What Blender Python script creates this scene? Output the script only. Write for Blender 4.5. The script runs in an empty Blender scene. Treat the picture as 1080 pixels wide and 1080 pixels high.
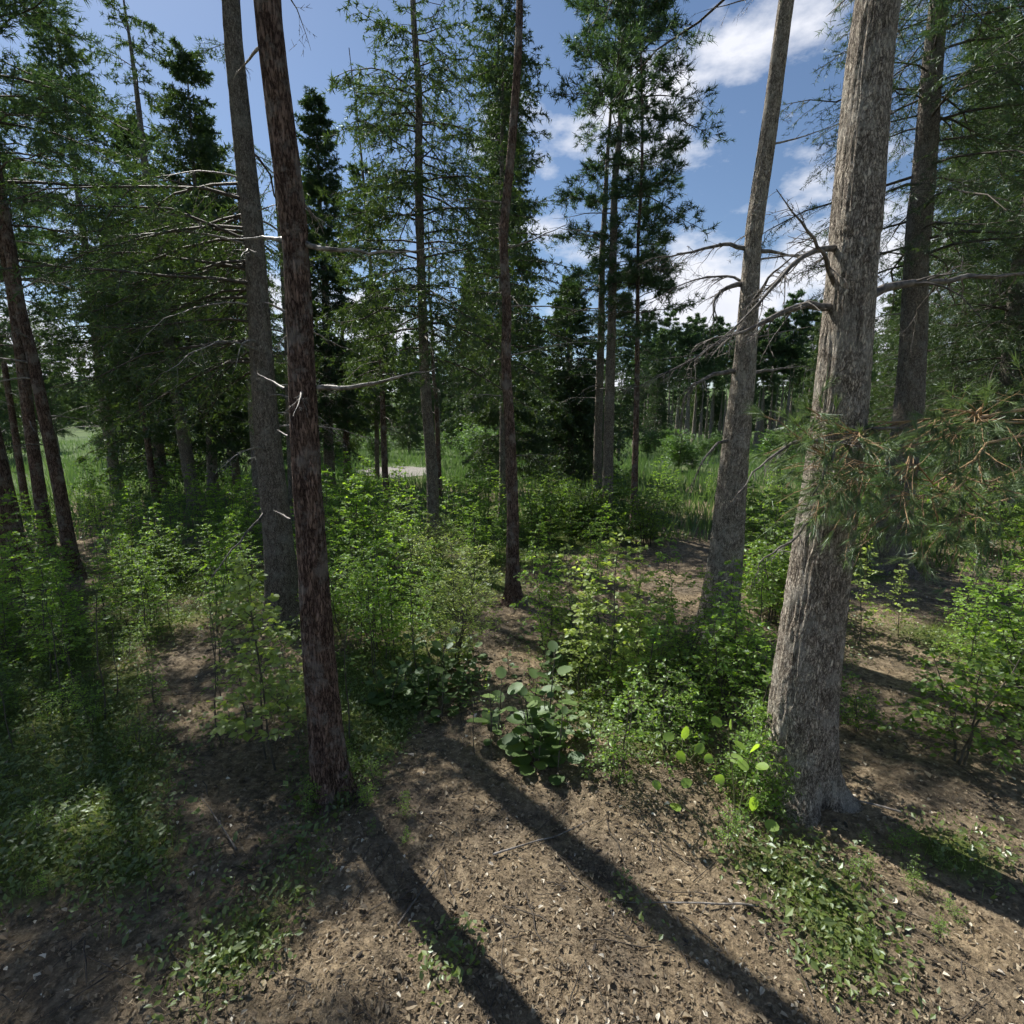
import bpy, math, numpy as np
from mathutils import Vector
R = math.radians
C = bpy.context.scene.collection
H = 3.0; PITCH = R(10.5); F = 540.0
cp, sp = math.cos(PITCH), math.sin(PITCH)
SUN_AZ, SUN_EL = R(-43), R(49)          # azimuth from +Y, negative = left

# ------------------------------------------------------------------ noise
def _h(ix, iy, iz, s):
    n = (ix.astype(np.int64)*374761393 + iy.astype(np.int64)*668265263 + iz.astype(np.int64)*2147483647 + s*974711) & 0x7fffffff
    n = ((n ^ (n >> 13))*1274126177) & 0x7fffffff
    n = (n ^ (n >> 16)) & 0xffff
    return n/65535.0
def vnoise(x, y, z=0.0, s=0):
    x, y, z = np.broadcast_arrays(np.asarray(x, float), np.asarray(y, float), np.asarray(z, float))
    ix, iy, iz = np.floor(x), np.floor(y), np.floor(z)
    fx, fy, fz = x-ix, y-iy, z-iz
    fx, fy, fz = [f*f*(3-2*f) for f in (fx, fy, fz)]
    r = 0
    for a in (0, 1):
        for b in (0, 1):
            for c in (0, 1):
                w = (fx if a else 1-fx)*(fy if b else 1-fy)*(fz if c else 1-fz)
                r = r + w*_h(ix+a, iy+b, iz+c, s)
    return r*2-1
def fbm(x, y, z=0.0, s=0, o=3):
    r, a = 0, 1.0
    for i in range(o):
        r = r + a*vnoise(np.asarray(x)*2**i, np.asarray(y)*2**i, np.asarray(z)*2**i, s+i*17); a *= .5
    return r
def gz(x, y):
    x = np.asarray(x, float); y = np.asarray(y, float)
    d = np.hypot(x, y)
    near = np.clip(1-d/40, 0, 1)
    z = .11*fbm(x*.35, y*.35, 0, 3, 2)*near + .06*fbm(x*1.1, y*1.1, 0, 9, 2)*np.clip(1-d/18, 0, 1) + .018*fbm(x*4.5, y*4.5, 0, 13, 3)*np.clip(1-d/12, 0, 1)
    far = np.clip((d-130)/200, 0, 1)
    return z + far*far*(3-2*far)*(17+7*vnoise(x*.008, y*.008, 0, 5))
def ray(px, py):
    a, b = (px-F)/F, (F-py)/F
    return a, cp + b*sp, -sp + b*cp       # x, y, z
def G(px, py):
    a, b, c = ray(px, py); z = 0.0
    for _ in range(5):
        t = (z-H)/c; x, y = a*t, b*t; z = float(gz(x, y))
    return np.array((x, y, z))
def atY(px, py, Y):
    a, b, c = ray(px, py); t = Y/b
    return np.array((a*t, Y, H + c*t))
def depth(Y, z): return Y*cp - (z-H)*sp

# ------------------------------------------------------------------ mesh building
def build(name, chunks, mats, parent=None):
    Vs, co, ls, mi, sm, rn = [], [], [], [], [], []
    off = 0; lo = 0
    for ch in chunks:
        V, Fc, m, smooth = ch[0], ch[1], ch[2], ch[3]
        r = ch[4] if len(ch) > 4 else np.zeros(len(Fc))
        V = V.reshape(-1, 3)
        if len(Fc) == 0: continue
        k = Fc.shape[1]
        Vs.append(V); co.append((Fc+off).ravel())
        ls.append(lo + np.arange(len(Fc))*k); lo += len(Fc)*k
        mi.append(np.full(len(Fc), m)); sm.append(np.full(len(Fc), smooth)); rn.append(r)
        off += len(V)
    me = bpy.data.meshes.new(name)
    Vs = np.concatenate(Vs); co = np.concatenate(co); ls = np.concatenate(ls)
    me.vertices.add(len(Vs)); me.vertices.foreach_set('co', Vs.astype(np.float32).ravel())
    me.loops.add(len(co)); me.loops.foreach_set('vertex_index', co.astype(np.int32))
    me.polygons.add(len(ls)); me.polygons.foreach_set('loop_start', ls.astype(np.int32))
    for m in mats: me.materials.append(m)
    me.polygons.foreach_set('material_index', np.concatenate(mi).astype(np.int32))
    me.update(calc_edges=True)
    me.polygons.foreach_set('use_smooth', np.concatenate(sm).astype(bool))
    a = me.attributes.new('rnd', 'FLOAT', 'FACE'); a.data.foreach_set('value', np.concatenate(rn).astype(np.float32))
    o = bpy.data.objects.new(name, me); C.objects.link(o)
    if parent: o.parent = parent
    return o
def thing(name, label, cat, loc, group=None, rz=0, kind=None):
    o = bpy.data.objects.new(name, None); C.objects.link(o); o.empty_display_size = .2
    o.location = loc; o.rotation_euler = (0, 0, rz)
    o['label'] = label; o['category'] = cat
    if group: o['group'] = group
    return o
def tag(o, label=None, cat=None, group=None, kind=None):
    if label: o['label'] = label
    if cat: o['category'] = cat
    if group: o['group'] = group
    if kind: o['kind'] = kind
    return o
def norm(v): return v/np.maximum(np.linalg.norm(v, axis=-1, keepdims=True), 1e-9)
def frames(d, up):
    y = norm(d); x = norm(np.cross(y, up)); z = np.cross(x, y)
    return np.stack([x, y, z], -1)
def inst(tv, tf, Rm, P, S, rnd=None, m=0, smooth=False):
    """copies of a template: Rm (N,3,3) P (N,3) S (N,) or (N,3)"""
    S = np.asarray(S, float)
    if S.ndim == 1: S = S[:, None]
    V = np.einsum('nij,nkj->nki', Rm, tv[None]*S[:, None, :]) + P[:, None, :]
    N = len(P); k = len(tv)
    Fc = (tf[None] + (np.arange(N)*k)[:, None, None]).reshape(-1, tf.shape[1])
    if rnd is None: rnd = np.zeros(N)
    return (V.reshape(-1, 3), Fc, m, smooth, np.repeat(rnd, len(tf)))
def tubes(P, Rd, n=4, m=0, smooth=True, rnd=None):
    """P (B,K,3), Rd (B,K)"""
    B, K, _ = P.shape
    T = norm(np.gradient(P, axis=1))
    ref = np.where(np.abs(T[:, :1, 2:3]) > .8, np.array([[[1., .05, 0]]]), np.array([[[0, .03, 1.]]]))
    ref = np.broadcast_to(ref, T.shape)
    X = norm(np.cross(T, ref)); Y = np.cross(T, X)
    a = np.arange(n)*2*math.pi/n
    V = P[:, :, None] + Rd[:, :, None, None]*(np.cos(a)[None, None, :, None]*X[:, :, None] + np.sin(a)[None, None, :, None]*Y[:, :, None])
    b, k, i = np.meshgrid(np.arange(B), np.arange(K-1), np.arange(n), indexing='ij')
    j = (i+1) % n; base = (b*K+k)*n
    Fc = np.stack([base+i, base+j, base+n+j, base+n+i], -1).reshape(-1, 4)
    if rnd is None: rnd = np.zeros(B)
    return (V.reshape(-1, 3), Fc, m, smooth, np.repeat(rnd, (K-1)*n))

# templates along +Y
NEEDLE = (np.array([[-.5, 0, 0], [.5, 0, 0], [0, 1, 0.]]), np.array([[0, 1, 2]]))
NCARD = (np.array([[-.5, 0, 0], [.5, 0, 0], [.3, 1, 0], [-.3, 1, 0.]]), np.array([[0, 1, 2, 3]]))
def leaf_t(w=.5, fold=.12, point=1.0):
    # 8 verts: midrib + sides, slightly folded and drooping
    ys = [0, .28, .62, 1.0]; ws = [0, .5*w*2*.5, .43*w, 0]
    v = [[0, 0, 0], [-w*.5, .3, fold*w], [w*.5, .3, fold*w], [0, .3, -.0], [-w*.42, .65, fold*w*.6-.04], [w*.42, .65, fold*w*.6-.04], [0, .65, -.05], [0, 1, -.14]]
    f = [[0, 3, 1, 1], [0, 2, 3, 3], [1, 3, 6, 4], [3, 2, 5, 6], [4, 6, 7, 7], [6, 5, 7, 7]]
    tri = []
    for a, b, c, d in f:
        tri.append([a, b, c])
        if d != c: tri.append([a, c, d])
    return np.array(v, float), np.array(tri)
def round_leaf(n=9, w=.85):
    v = [[0, .5, -.03]]
    for i in range(n):
        a = 2*math.pi*i/n - math.pi/2
        r = .5*(1.0 if i else 1.05)
        y = .5+r*math.sin(a)
        v.append([r*math.cos(a)*w*(1.05-.2*y), y, .05*abs(math.cos(a)) - .10*max(0, y-.5)])
    f = [[0, 1+i, 1+(i+1) % n] for i in range(n)]
    return np.array(v, float), np.array(f)
LEAF = leaf_t(.5); LEAFW = leaf_t(.72, .1); LEAFN = leaf_t(.3, .1); ROUND = round_leaf()
LEAFQ = (np.array([[0, 0, 0], [-.28, .45, .03], [0, 1, -.06], [.28, .45, .03]]), np.array([[0, 3, 2], [0, 2, 1]]))

# ------------------------------------------------------------------ materials
def nt(name):
    m = bpy.data.materials.new(name); m.use_nodes = True
    t = m.node_tree; t.nodes.clear()
    return m, t, t.nodes.new, t.links.new
def ramp(N, pts, fac=None, L=None):
    r = N('ShaderNodeValToRGB'); e = r.color_ramp.elements
    while len(e) < len(pts): e.new(.5)
    for i, (p, c) in enumerate(pts):
        e[i].position = p; e[i].color = (*c, 1)
    return r
def bark(name, dark, light, lichen, lich_amt=.5, scale=1.0, bump=.6, cell=66, stretch=.33):
    m, t, N, L = nt(name)
    out = N('ShaderNodeOutputMaterial'); b = N('ShaderNodeBsdfPrincipled'); b.inputs['Roughness'].default_value = .92
    b.inputs['Specular IOR Level'].default_value = .12
    L(b.outputs[0], out.inputs[0])
    tc = N('ShaderNodeTexCoord'); mp = N('ShaderNodeMapping'); mp.inputs['Scale'].default_value = (1, 1, stretch)
    L(tc.outputs['Object'], mp.inputs[0])
    def noise(sc_, d, rg=.6, src=mp):
        n = N('ShaderNodeTexNoise'); n.inputs['Scale'].default_value = sc_; n.inputs['Detail'].default_value = d; n.inputs['Roughness'].default_value = rg
        L(src.outputs[0 if src is mp else 'Object'], n.inputs['Vector']); return n
    n1 = noise(14*scale, 6, .7)
    cen = N('ShaderNodeVectorMath'); cen.operation = 'SUBTRACT'; L(n1.outputs['Color'], cen.inputs[0]); cen.inputs[1].default_value = (.5, .5, .5)
    mx = N('ShaderNodeVectorMath'); mx.operation = 'MULTIPLY_ADD'
    L(cen.outputs[0], mx.inputs[0]); mx.inputs[1].default_value = (.11/scale, .11/scale, .09/scale); L(mp.outputs[0], mx.inputs[2])
    v = N('ShaderNodeTexVoronoi'); v.feature = 'DISTANCE_TO_EDGE'; v.inputs['Scale'].default_value = cell*scale; L(mx.outputs[0], v.inputs['Vector'])
    vc = N('ShaderNodeTexVoronoi'); vc.feature = 'F1'; vc.inputs['Scale'].default_value = cell*scale; L(mx.outputs[0], vc.inputs['Vector'])
    fine = noise(95*scale, 5, .75); mid = noise(26*scale, 7, .8)
    hgt = N('ShaderNodeMath'); hgt.operation = 'MULTIPLY_ADD'; rr = N('ShaderNodeMath'); rr.operation = 'MINIMUM'; L(v.outputs['Distance'], rr.inputs[0]); rr.inputs[1].default_value = .22
    L(rr.outputs[0], hgt.inputs[0]); hgt.inputs[1].default_value = 1.7; L(mid.outputs[0], hgt.inputs[2])
    r = ramp(N, [(.38, tuple(c*.4 for c in dark)), (.56, dark), (.92, light)]); L(hgt.outputs[0], r.inputs[0])
    r2 = ramp(N, [(.3, (.55, .52, .5)), (.7, (1.4, 1.36, 1.3))]); L(fine.outputs[0], r2.inputs[0])
    hv = N('ShaderNodeMix'); hv.data_type = 'RGBA'; hv.blend_type = 'MULTIPLY'; hv.inputs[0].default_value = .8
    L(r.outputs[0], hv.inputs[6]); L(r2.outputs[0], hv.inputs[7])
    sp_ = N('ShaderNodeSeparateColor'); L(vc.outputs['Color'], sp_.inputs[0])
    pv = ramp(N, [(0, (.7, .68, .68)), (1, (1.25, 1.25, 1.22))]); L(sp_.outputs[0], pv.inputs[0])
    h2 = N('ShaderNodeMix'); h2.data_type = 'RGBA'; h2.blend_type = 'MULTIPLY'; h2.inputs[0].default_value = .8
    L(hv.outputs[2], h2.inputs[6]); L(pv.outputs[0], h2.inputs[7])
    li = noise(4.5, 9, .75, tc)
    r3 = ramp(N, [(.5, (0, 0, 0)), (.6, (lich_amt,)*3)]); L(li.outputs[0], r3.inputs[0])
    mix = N('ShaderNodeMix'); mix.data_type = 'RGBA'
    L(r3.outputs[0], mix.inputs[0]); L(h2.outputs[2], mix.inputs[6]); mix.inputs[7].default_value = (*lichen, 1)
    L(mix.outputs[2], b.inputs['Base Color'])
    sm = N('ShaderNodeMath'); sm.operation = 'MULTIPLY_ADD'; L(fine.outputs[0], sm.inputs[0]); sm.inputs[1].default_value = .3; L(hgt.outputs[0], sm.inputs[2])
    bp = N('ShaderNodeBump'); bp.inputs['Strength'].default_value = bump; bp.inputs['Distance'].default_value = .035
    L(sm.outputs[0], bp.inputs['Height']); L(bp.outputs[0], b.inputs['Normal'])
    return m
def wood(name, c1, c2, rough=.75):
    m, t, N, L = nt(name)
    out = N('ShaderNodeOutputMaterial'); b = N('ShaderNodeBsdfPrincipled'); b.inputs['Roughness'].default_value = rough
    L(b.outputs[0], out.inputs[0])
    tc = N('ShaderNodeTexCoord'); n = N('ShaderNodeTexNoise'); n.inputs['Scale'].default_value = 22; n.inputs['Detail'].default_value = 4
    L(tc.outputs['Object'], n.inputs['Vector'])
    r = ramp(N, [(.35, c1), (.68, c2)]); L(n.outputs[0], r.inputs[0]); L(r.outputs[0], b.inputs['Base Color'])
    return m
def leafm(name, cols, trans=.45, tcol=None, rough=.45, gloss=.06):
    """cols: dark..light ramp over the per-leaf random value, shifted a little by the plant"""
    m, t, N, L = nt(name)
    out = N('ShaderNodeOutputMaterial')
    at = N('ShaderNodeAttribute'); at.attribute_name = 'rnd'
    oi = N('ShaderNodeObjectInfo')
    ma = N('ShaderNodeMath'); ma.operation = 'MULTIPLY_ADD'; L(oi.outputs['Random'], ma.inputs[0]); ma.inputs[1].default_value = .3
    sc = N('ShaderNodeMath'); sc.operation = 'MULTIPLY'; L(at.outputs['Fac'], sc.inputs[0]); sc.inputs[1].default_value = .7
    L(sc.outputs[0], ma.inputs[2])
    k = len(cols); r = ramp(N, [(i/(k-1), c) for i, c in enumerate(cols)]); L(ma.outputs[0], r.inputs[0])
    d = N('ShaderNodeBsdfDiffuse'); L(r.outputs[0], d.inputs[0])
    tr = N('ShaderNodeBsdfTranslucent')
    mu = N('ShaderNodeMix'); mu.data_type = 'RGBA'; mu.blend_type = 'MULTIPLY'; mu.inputs[0].default_value = 1
    L(r.outputs[0], mu.inputs[6]); mu.inputs[7].default_value = (*(tcol or (1.5, 1.7, .7)), 1); L(mu.outputs[2], tr.inputs[0])
    s = N('ShaderNodeMixShader'); s.inputs[0].default_value = trans; L(d.outputs[0], s.inputs[1]); L(tr.outputs[0], s.inputs[2])
    g = N('ShaderNodeBsdfGlossy'); g.inputs['Roughness'].default_value = rough; g.inputs[0].default_value = (.8, .9, .9, 1)
    s2 = N('ShaderNodeMixShader'); s2.inputs[0].default_value = gloss; L(s.outputs[0], s2.inputs[1]); L(g.outputs[0], s2.inputs[2])
    L(s2.outputs[0], out.inputs[0])
    return m
M = {}
M['bark_grey'] = bark('bark_grey', (.20, .175, .15), (.70, .64, .56), (.72, .69, .62), .45, .9, 1.0)
M['bark_mid'] = bark('bark_mid', (.13, .115, .10), (.44, .395, .35), (.46, .46, .41), .35, 1.0, 1.0)
M['bark_red'] = bark('bark_red', (.075, .05, .043), (.30, .215, .18), (.36, .33, .30), .6, .8, 1.0, 58, .2)
M['deadwood'] = wood('dead_wood', (.07, .06, .052), (.34, .31, .28), .55)
M['green_stem'] = wood('green_stem', (.10, .12, .045), (.20, .20, .09), .6)
M['dead_dark'] = wood('dark_dead_wood', (.04, .034, .03), (.19, .17, .15), .7)
M['twig'] = wood('twig_wood', (.035, .028, .022), (.10, .08, .06))
M['orange_twig'] = wood('orange_twig_wood', (.20, .12, .06), (.40, .27, .14))
M['stem'] = wood('sapling_stem', (.045, .04, .03), (.12, .11, .08))
M['needle'] = leafm('spruce_needles', [(.022, .045, .016), (.05, .085, .026), (.10, .145, .045)], .4, (1.5, 1.6, .6))
M['needle_pine'] = leafm('pine_needles', [(.026, .052, .022), (.055, .10, .038), (.10, .155, .06)], .4, (1.4, 1.5, .7))
M['needle_bright'] = leafm('bright_pine_needles', [(.08, .12, .05), (.15, .22, .085), (.26, .36, .14)], .35, (1.2, 1.3, .7))
M['leaf_bright'] = leafm('bright_leaves', [(.10, .175, .034), (.195, .315, .058), (.34, .49, .10)], .58, (1.7, 1.8, .6), gloss=.04)
M['leaf_mid'] = leafm('mid_leaves', [(.07, .12, .024), (.145, .23, .045), (.26, .38, .08)], .52, (1.7, 1.8, .6), gloss=.04)
M['leaf_pale'] = leafm('pale_leaves', [(.17, .22, .06), (.29, .36, .11), (.46, .54, .22)], .52, (1.65, 1.75, .7), gloss=.04)
M['leaf_dark'] = leafm('dark_leaves', [(.06, .105, .03), (.11, .175, .05), (.20, .29, .09)], .4, (1.5, 1.6, .6), rough=.5, gloss=.045)
M['leaf_far'] = leafm('far_leaves', [(.05, .10, .03), (.10, .18, .045), (.18, .27, .08)], .45)
M['grass'] = leafm('meadow_grass', [(.055, .10, .045), (.11, .18, .07), (.25, .29, .13)], .4, (1.3, 1.5, .7))
M['moss'] = leafm('low_greenery', [(.07, .10, .02), (.14, .19, .04), (.26, .33, .09)], .45)
M['litter'] = leafm('fallen_leaves', [(.09, .07, .05), (.22, .17, .115), (.40, .33, .23), (.72, .67, .57)], .15, (1.2, 1, .7), .6, .03)
M['litter_needle'] = leafm('fallen_needles', [(.11, .08, .055), (.27, .20, .13), (.50, .41, .28)], .1, (1.2, 1, .7), .6, .02)

def ground_mat():
    m, t, N, L = nt('forest_floor')
    out = N('ShaderNodeOutputMaterial'); b = N('ShaderNodeBsdfPrincipled'); b.inputs['Roughness'].default_value = .95
    b.inputs['Specular IOR Level'].default_value = .15
    L(b.outputs[0], out.inputs[0])
    tc = N('ShaderNodeTexCoord')
    def noise(s, d=5, rg=.6):
        n = N('ShaderNodeTexNoise'); n.inputs['Scale'].default_value = s; n.inputs['Detail'].default_value = d; n.inputs['Roughness'].default_value = rg
        L(tc.outputs['Object'], n.inputs['Vector']); return n
    n1 = noise(14, 8, .75); n2 = noise(1.3, 4); n3 = noise(55, 4, .7)
    r = ramp(N, [(.30, (.05, .042, .032)), (.48, (.18, .148, .105)), (.66, (.42, .35, .25))]); L(n1.outputs[0], r.inputs[0])
    r2 = ramp(N, [(.35, (.6, .6, .64)), (.65, (1.3, 1.22, 1.1))]); L(n2.outputs[0], r2.inputs[0])
    mu = N('ShaderNodeMix'); mu.data_type = 'RGBA'; mu.blend_type = 'MULTIPLY'; mu.inputs[0].default_value = 1
    L(r.outputs[0], mu.inputs[6]); L(r2.outputs[0], mu.inputs[7])
    gr = ramp(N, [(.3, (.05, .075, .02)), (.7, (.17, .20, .06))]); L(n3.outputs[0], gr.inputs[0])
    at = N('ShaderNodeAttribute'); at.attribute_name = 'green'
    ad = N('ShaderNodeMath'); ad.operation = 'MULTIPLY_ADD'; L(n1.outputs[0], ad.inputs[0]); ad.inputs[1].default_value = 1.2; L(at.outputs['Fac'], ad.inputs[2])
    rg = ramp(N, [(.75, (0, 0, 0)), (1.0, (1, 1, 1))])
    s = N('ShaderNodeMath'); s.operation = 'MULTIPLY'; L(ad.outputs[0], s.inputs[0]); s.inputs[1].default_value = .72; L(s.outputs[0], rg.inputs[0])
    mix = N('ShaderNodeMix'); mix.data_type = 'RGBA'; L(rg.outputs[0], mix.inputs[0]); L(mu.outputs[2], mix.inputs[6]); L(gr.outputs[0], mix.inputs[7])
    # far meadow
    fa = N('ShaderNodeAttribute'); fa.attribute_name = 'meadow'
    n4 = noise(.12, 5); fr = ramp(N, [(.35, (.05, .085, .03)), (.65, (.12, .17, .065))]); L(n4.outputs[0], fr.inputs[0])
    mx2 = N('ShaderNodeMix'); mx2.data_type = 'RGBA'; L(fa.outputs['Fac'], mx2.inputs[0]); L(mix.outputs[2], mx2.inputs[6]); L(fr.outputs[0], mx2.inputs[7])
    L(mx2.outputs[2], b.inputs['Base Color'])
    bp = N('ShaderNodeBump'); bp.inputs['Strength'].default_value = .9; bp.inputs['Distance'].default_value = .04
    sm = N('ShaderNodeMath'); sm.operation = 'MULTIPLY_ADD'; L(n3.outputs[0], sm.inputs[0]); sm.inputs[1].default_value = .4; L(n1.outputs[0], sm.inputs[2])
    L(sm.outputs[0], bp.inputs['Height']); L(bp.outputs[0], b.inputs['Normal'])
    return m
M['ground'] = ground_mat()

# ------------------------------------------------------------------ ground
def blob(x, y, px, py, rpx, rz=None):
    """soft round patch on the ground around the spot seen at photo pixel (px,py); rpx = radius in metres"""
    g = G(px, py); return np.exp(-((x-g[0])**2+(y-g[1])**2)/(rpx*rpx))
GREENS = [(480, 1000, .25), (660, 940, .25), (350, 850, .3), (380, 800, .8), (400, 720, .8), (60, 900, .8), (330, 900, .35), (560, 900, .3), (900, 1000, .3), (1000, 900, .25), (250, 1000, .3), (60, 690, 1.3), (160, 620, 2.2), (30, 780, 1.0), (90, 810, .7), (360, 640, 2.0), (340, 740, .7), (440, 620, 1.5), (420, 560, 3), (700, 760, .8), (620, 690, 1.0), (780, 700, 1.2),
          (690, 690, .8), (860, 600, 1.8), (1000, 670, .8), (1040, 700, 1.2), (950, 790, .25), (1000, 800, .25), (120, 740, .6), (560, 590, 2.0), (620, 560, 3), (900, 700, .6), (160, 900, .4), (800, 900, .5)]
BARES = [(960, 700, .9), (900, 820, .6), (470, 870, .6), (210, 730, 1.1), (220, 690, .9), (470, 800, .75), (540, 830, .5), (700, 630, 1.4), (715, 590, 2.2), (690, 670, .6), (930, 760, .9), (540, 700, .6), (960, 640, 1.0), (430, 600, .8), (600, 850, .8), (520, 650, .8), (1040, 800, .8)]
def green(x, y):
    g = .06 + .5*fbm(x*.9, y*.9, 0, 21, 3)
    for a in GREENS: g = g + .75*blob(x, y, *a)
    for a in BARES: g = g - .8*blob(x, y, *a)
    d = np.hypot(x, y)
    return np.clip(g + np.clip((d-11)/14, 0, 1)*.7, 0, 1)
def meadow(x, y):
    d = np.hypot(x, y); return np.clip((d-22+4*vnoise(x*.1, y*.1, 0, 4))/10, 0, 1)
def axis(n, lim, p): 
    u = np.linspace(-1, 1, n); return np.sign(u)*(np.abs(u)**p)*lim
xs = axis(561, 520, 3.2); ys = axis(561, 520, 3.2) + 3
X, Y = np.meshgrid(xs, ys, indexing='ij'); Z = gz(X, Y)
n = len(xs); i, j = np.meshgrid(np.arange(n-1), np.arange(n-1), indexing='ij'); b0 = (i*n+j).ravel()
ground = build('ground', [(np.stack([X, Y, Z], -1), np.stack([b0, b0+n, b0+n+1, b0+1], -1), 0, True)], [M['ground']])
for nm, fn in (('green', green), ('meadow', meadow)):
    a = ground.data.attributes.new(nm, 'FLOAT', 'POINT'); a.data.foreach_set('value', fn(X, Y).ravel().astype(np.float32))
ground['kind'] = 'structure'
# pale gravel clearing seen between the trunks
rng = np.random.default_rng(1)
def patch_sheet(name, cpx, cpy, rx, ry, mat):
    c = G(cpx, cpy); a = np.linspace(0, 2*math.pi, 49)[:-1]
    rr = np.linspace(0, 1, 9)[1:]
    w = 1+.22*vnoise(np.cos(a)*2, np.sin(a)*2, 0, 8)
    P = [[c[0], c[1]]]
    for r_ in rr:
        for k in range(48): P.append([c[0]+rx*r_*w[k]*math.cos(a[k]), c[1]+ry*r_*w[k]*math.sin(a[k])])
    P = np.array(P); V = np.column_stack([P, gz(P[:, 0], P[:, 1])+.012])
    tri = np.array([[0, 1+k, 1+(k+1) % 48] for k in range(48)])
    q = np.array([[1+r_*48+k, 1+r_*48+48+k, 1+r_*48+48+(k+1) % 48, 1+r_*48+(k+1) % 48] for r_ in range(7) for k in range(48)])
    o = build(name, [(V, tri, 0, True), (V, q, 0, True)], [mat]); o['kind'] = 'structure'; return o
M['gravel'] = wood('pale_gravel', (.15, .14, .12), (.32, .30, .27), .9)
patch_sheet('gravel_path', 420, 497, 2.1, 2.8, M['gravel'])
patch_sheet('gravel_path', 722, 487, 1.6, 2.2, M['gravel'])

# ------------------------------------------------------------------ trees
def trunk_path(px_pts, h, rng, top_lean=.3, wob=.05):
    """px_pts: (px,py) centre line from the base up; returns knots (z sorted) at the forward distance of the base"""
    g = G(*px_pts[0]); Y0 = g[1]
    P = [g] + [atY(px, py, Y0) for px, py in px_pts[1:]]
    P = np.array(P)
    s = (P[-1]-P[0])/(P[-1][2]-P[0][2])
    z = P[-1][2]
    extra = []; q = P[-1].copy()
    while z < h+.2:
        q = q + s*1.2*top_lean + np.array([rng.normal(0, wob), rng.normal(0, wob), 0]); z += 1.2; q[2] = z; extra.append(q.copy())
    return np.vstack([P, extra]) if extra else P
class Trunk:
    def __init__(s, P, r0, r1, h):
        s.P, s.h = P, h; s.base = P[0].copy()
        s.r0, s.r1, s.z1 = r0, r1, None
    def c(s, z):
        z = np.asarray(z, float)+s.base[2]*0
        return np.stack([np.interp(z, s.P[:, 2], s.P[:, 0]), np.interp(z, s.P[:, 2], s.P[:, 1]), z], -1)
    def r(s, z):
        z = np.asarray(z, float); zm = s.z1 or s.h*.5
        a = s.r0+(s.r1-s.r0)*z/zm; b = s.r1*(1-(z-zm)/max(s.h-zm, .1))+.008
        return np.where(z < zm, a, np.maximum(b, .01))
def smooth_path(P, n):
    z = np.linspace(P[0, 2], P[-1, 2], n); Q = np.stack([np.interp(z, P[:, 2], P[:, k]) for k in range(3)], -1)
    for _ in range(3): Q[1:-1] = (Q[:-2]+Q[1:-1]*2+Q[2:])/4
    return Q
def trunk_mesh(T, mat, parent, sides, dz, flare, rough, seed):
    flare *= 1.25
    z0 = T.base[2]-.12
    k = max(6, int((T.h-z0)/dz)); z = np.linspace(z0, T.h, k); c = T.c(np.maximum(z, T.base[2])); c[:, 2] = z
    a = np.arange(sides)*2*math.pi/sides
    A, Zz = np.meshgrid(a, z); r = T.r(z)[:, None]
    fl = flare*(np.exp(-np.clip(Zz-T.base[2], 0, 9)/.45)*.6+1.1*np.exp(-np.clip(Zz-T.base[2], 0, 9)/.12))
    lob = 1+fl*(1+.55*np.sin(3*A+seed)+.45*np.sin(5*A+seed*2))
    ca, sa = np.cos(A), np.sin(A)
    rr = r*lob*(1+.05*np.sin(2*A+Zz*.5+seed)) + rough*r*(fbm(ca*2.6+seed, sa*2.6, Zz*.9, 7, 2)*.5 + (.6-np.abs(fbm(ca*9+seed, sa*9, Zz*3.2, 31, 2)))*1.1*(sides > 30))
    V = np.stack([c[:, 0:1]+rr*ca, c[:, 1:2]+rr*sa, Zz], -1) - T.base
    i, j = np.meshgrid(np.arange(k-1), np.arange(sides), indexing='ij'); j2 = (j+1) % sides
    Fc = np.stack([i*sides+j, i*sides+j2, (i+1)*sides+j2, (i+1)*sides+j], -1).reshape(-1, 4)
    return build('trunk', [(V, Fc, 0, True)], [mat], parent)

def branch_paths(rng, base, az, L, s0, droop, K=6, jag=.03, upturn=0):
    t = np.linspace(0, 1, K)[None, :]
    B = len(L)
    dx, dy = np.cos(az)[:, None], np.sin(az)[:, None]
    Lc = L[:, None]
    lat = np.cumsum(rng.normal(0, jag, (B, K)), 1)*t*Lc
    ver = np.cumsum(rng.normal(0, jag, (B, K)), 1)*t*Lc
    zz = Lc*(s0[:, None]*t - droop[:, None]*t*t + upturn*t**4) + ver
    return np.stack([base[:, 0:1]+dx*Lc*t-dy*lat, base[:, 1:2]+dy*Lc*t+dx*lat, base[:, 2:3]+zz], -1)
def along(P, t):
    """P (B,K,3), t (B,n) -> points, tangents"""
    B, K, _ = P.shape; u = np.clip(t, 0, .999)*(K-1); k = u.astype(int); f = (u-k)[..., None]
    bi = np.arange(B)[:, None]
    a, b = P[bi, k], P[bi, k+1]
    return a*(1-f)+b*f, norm(b-a)
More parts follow.
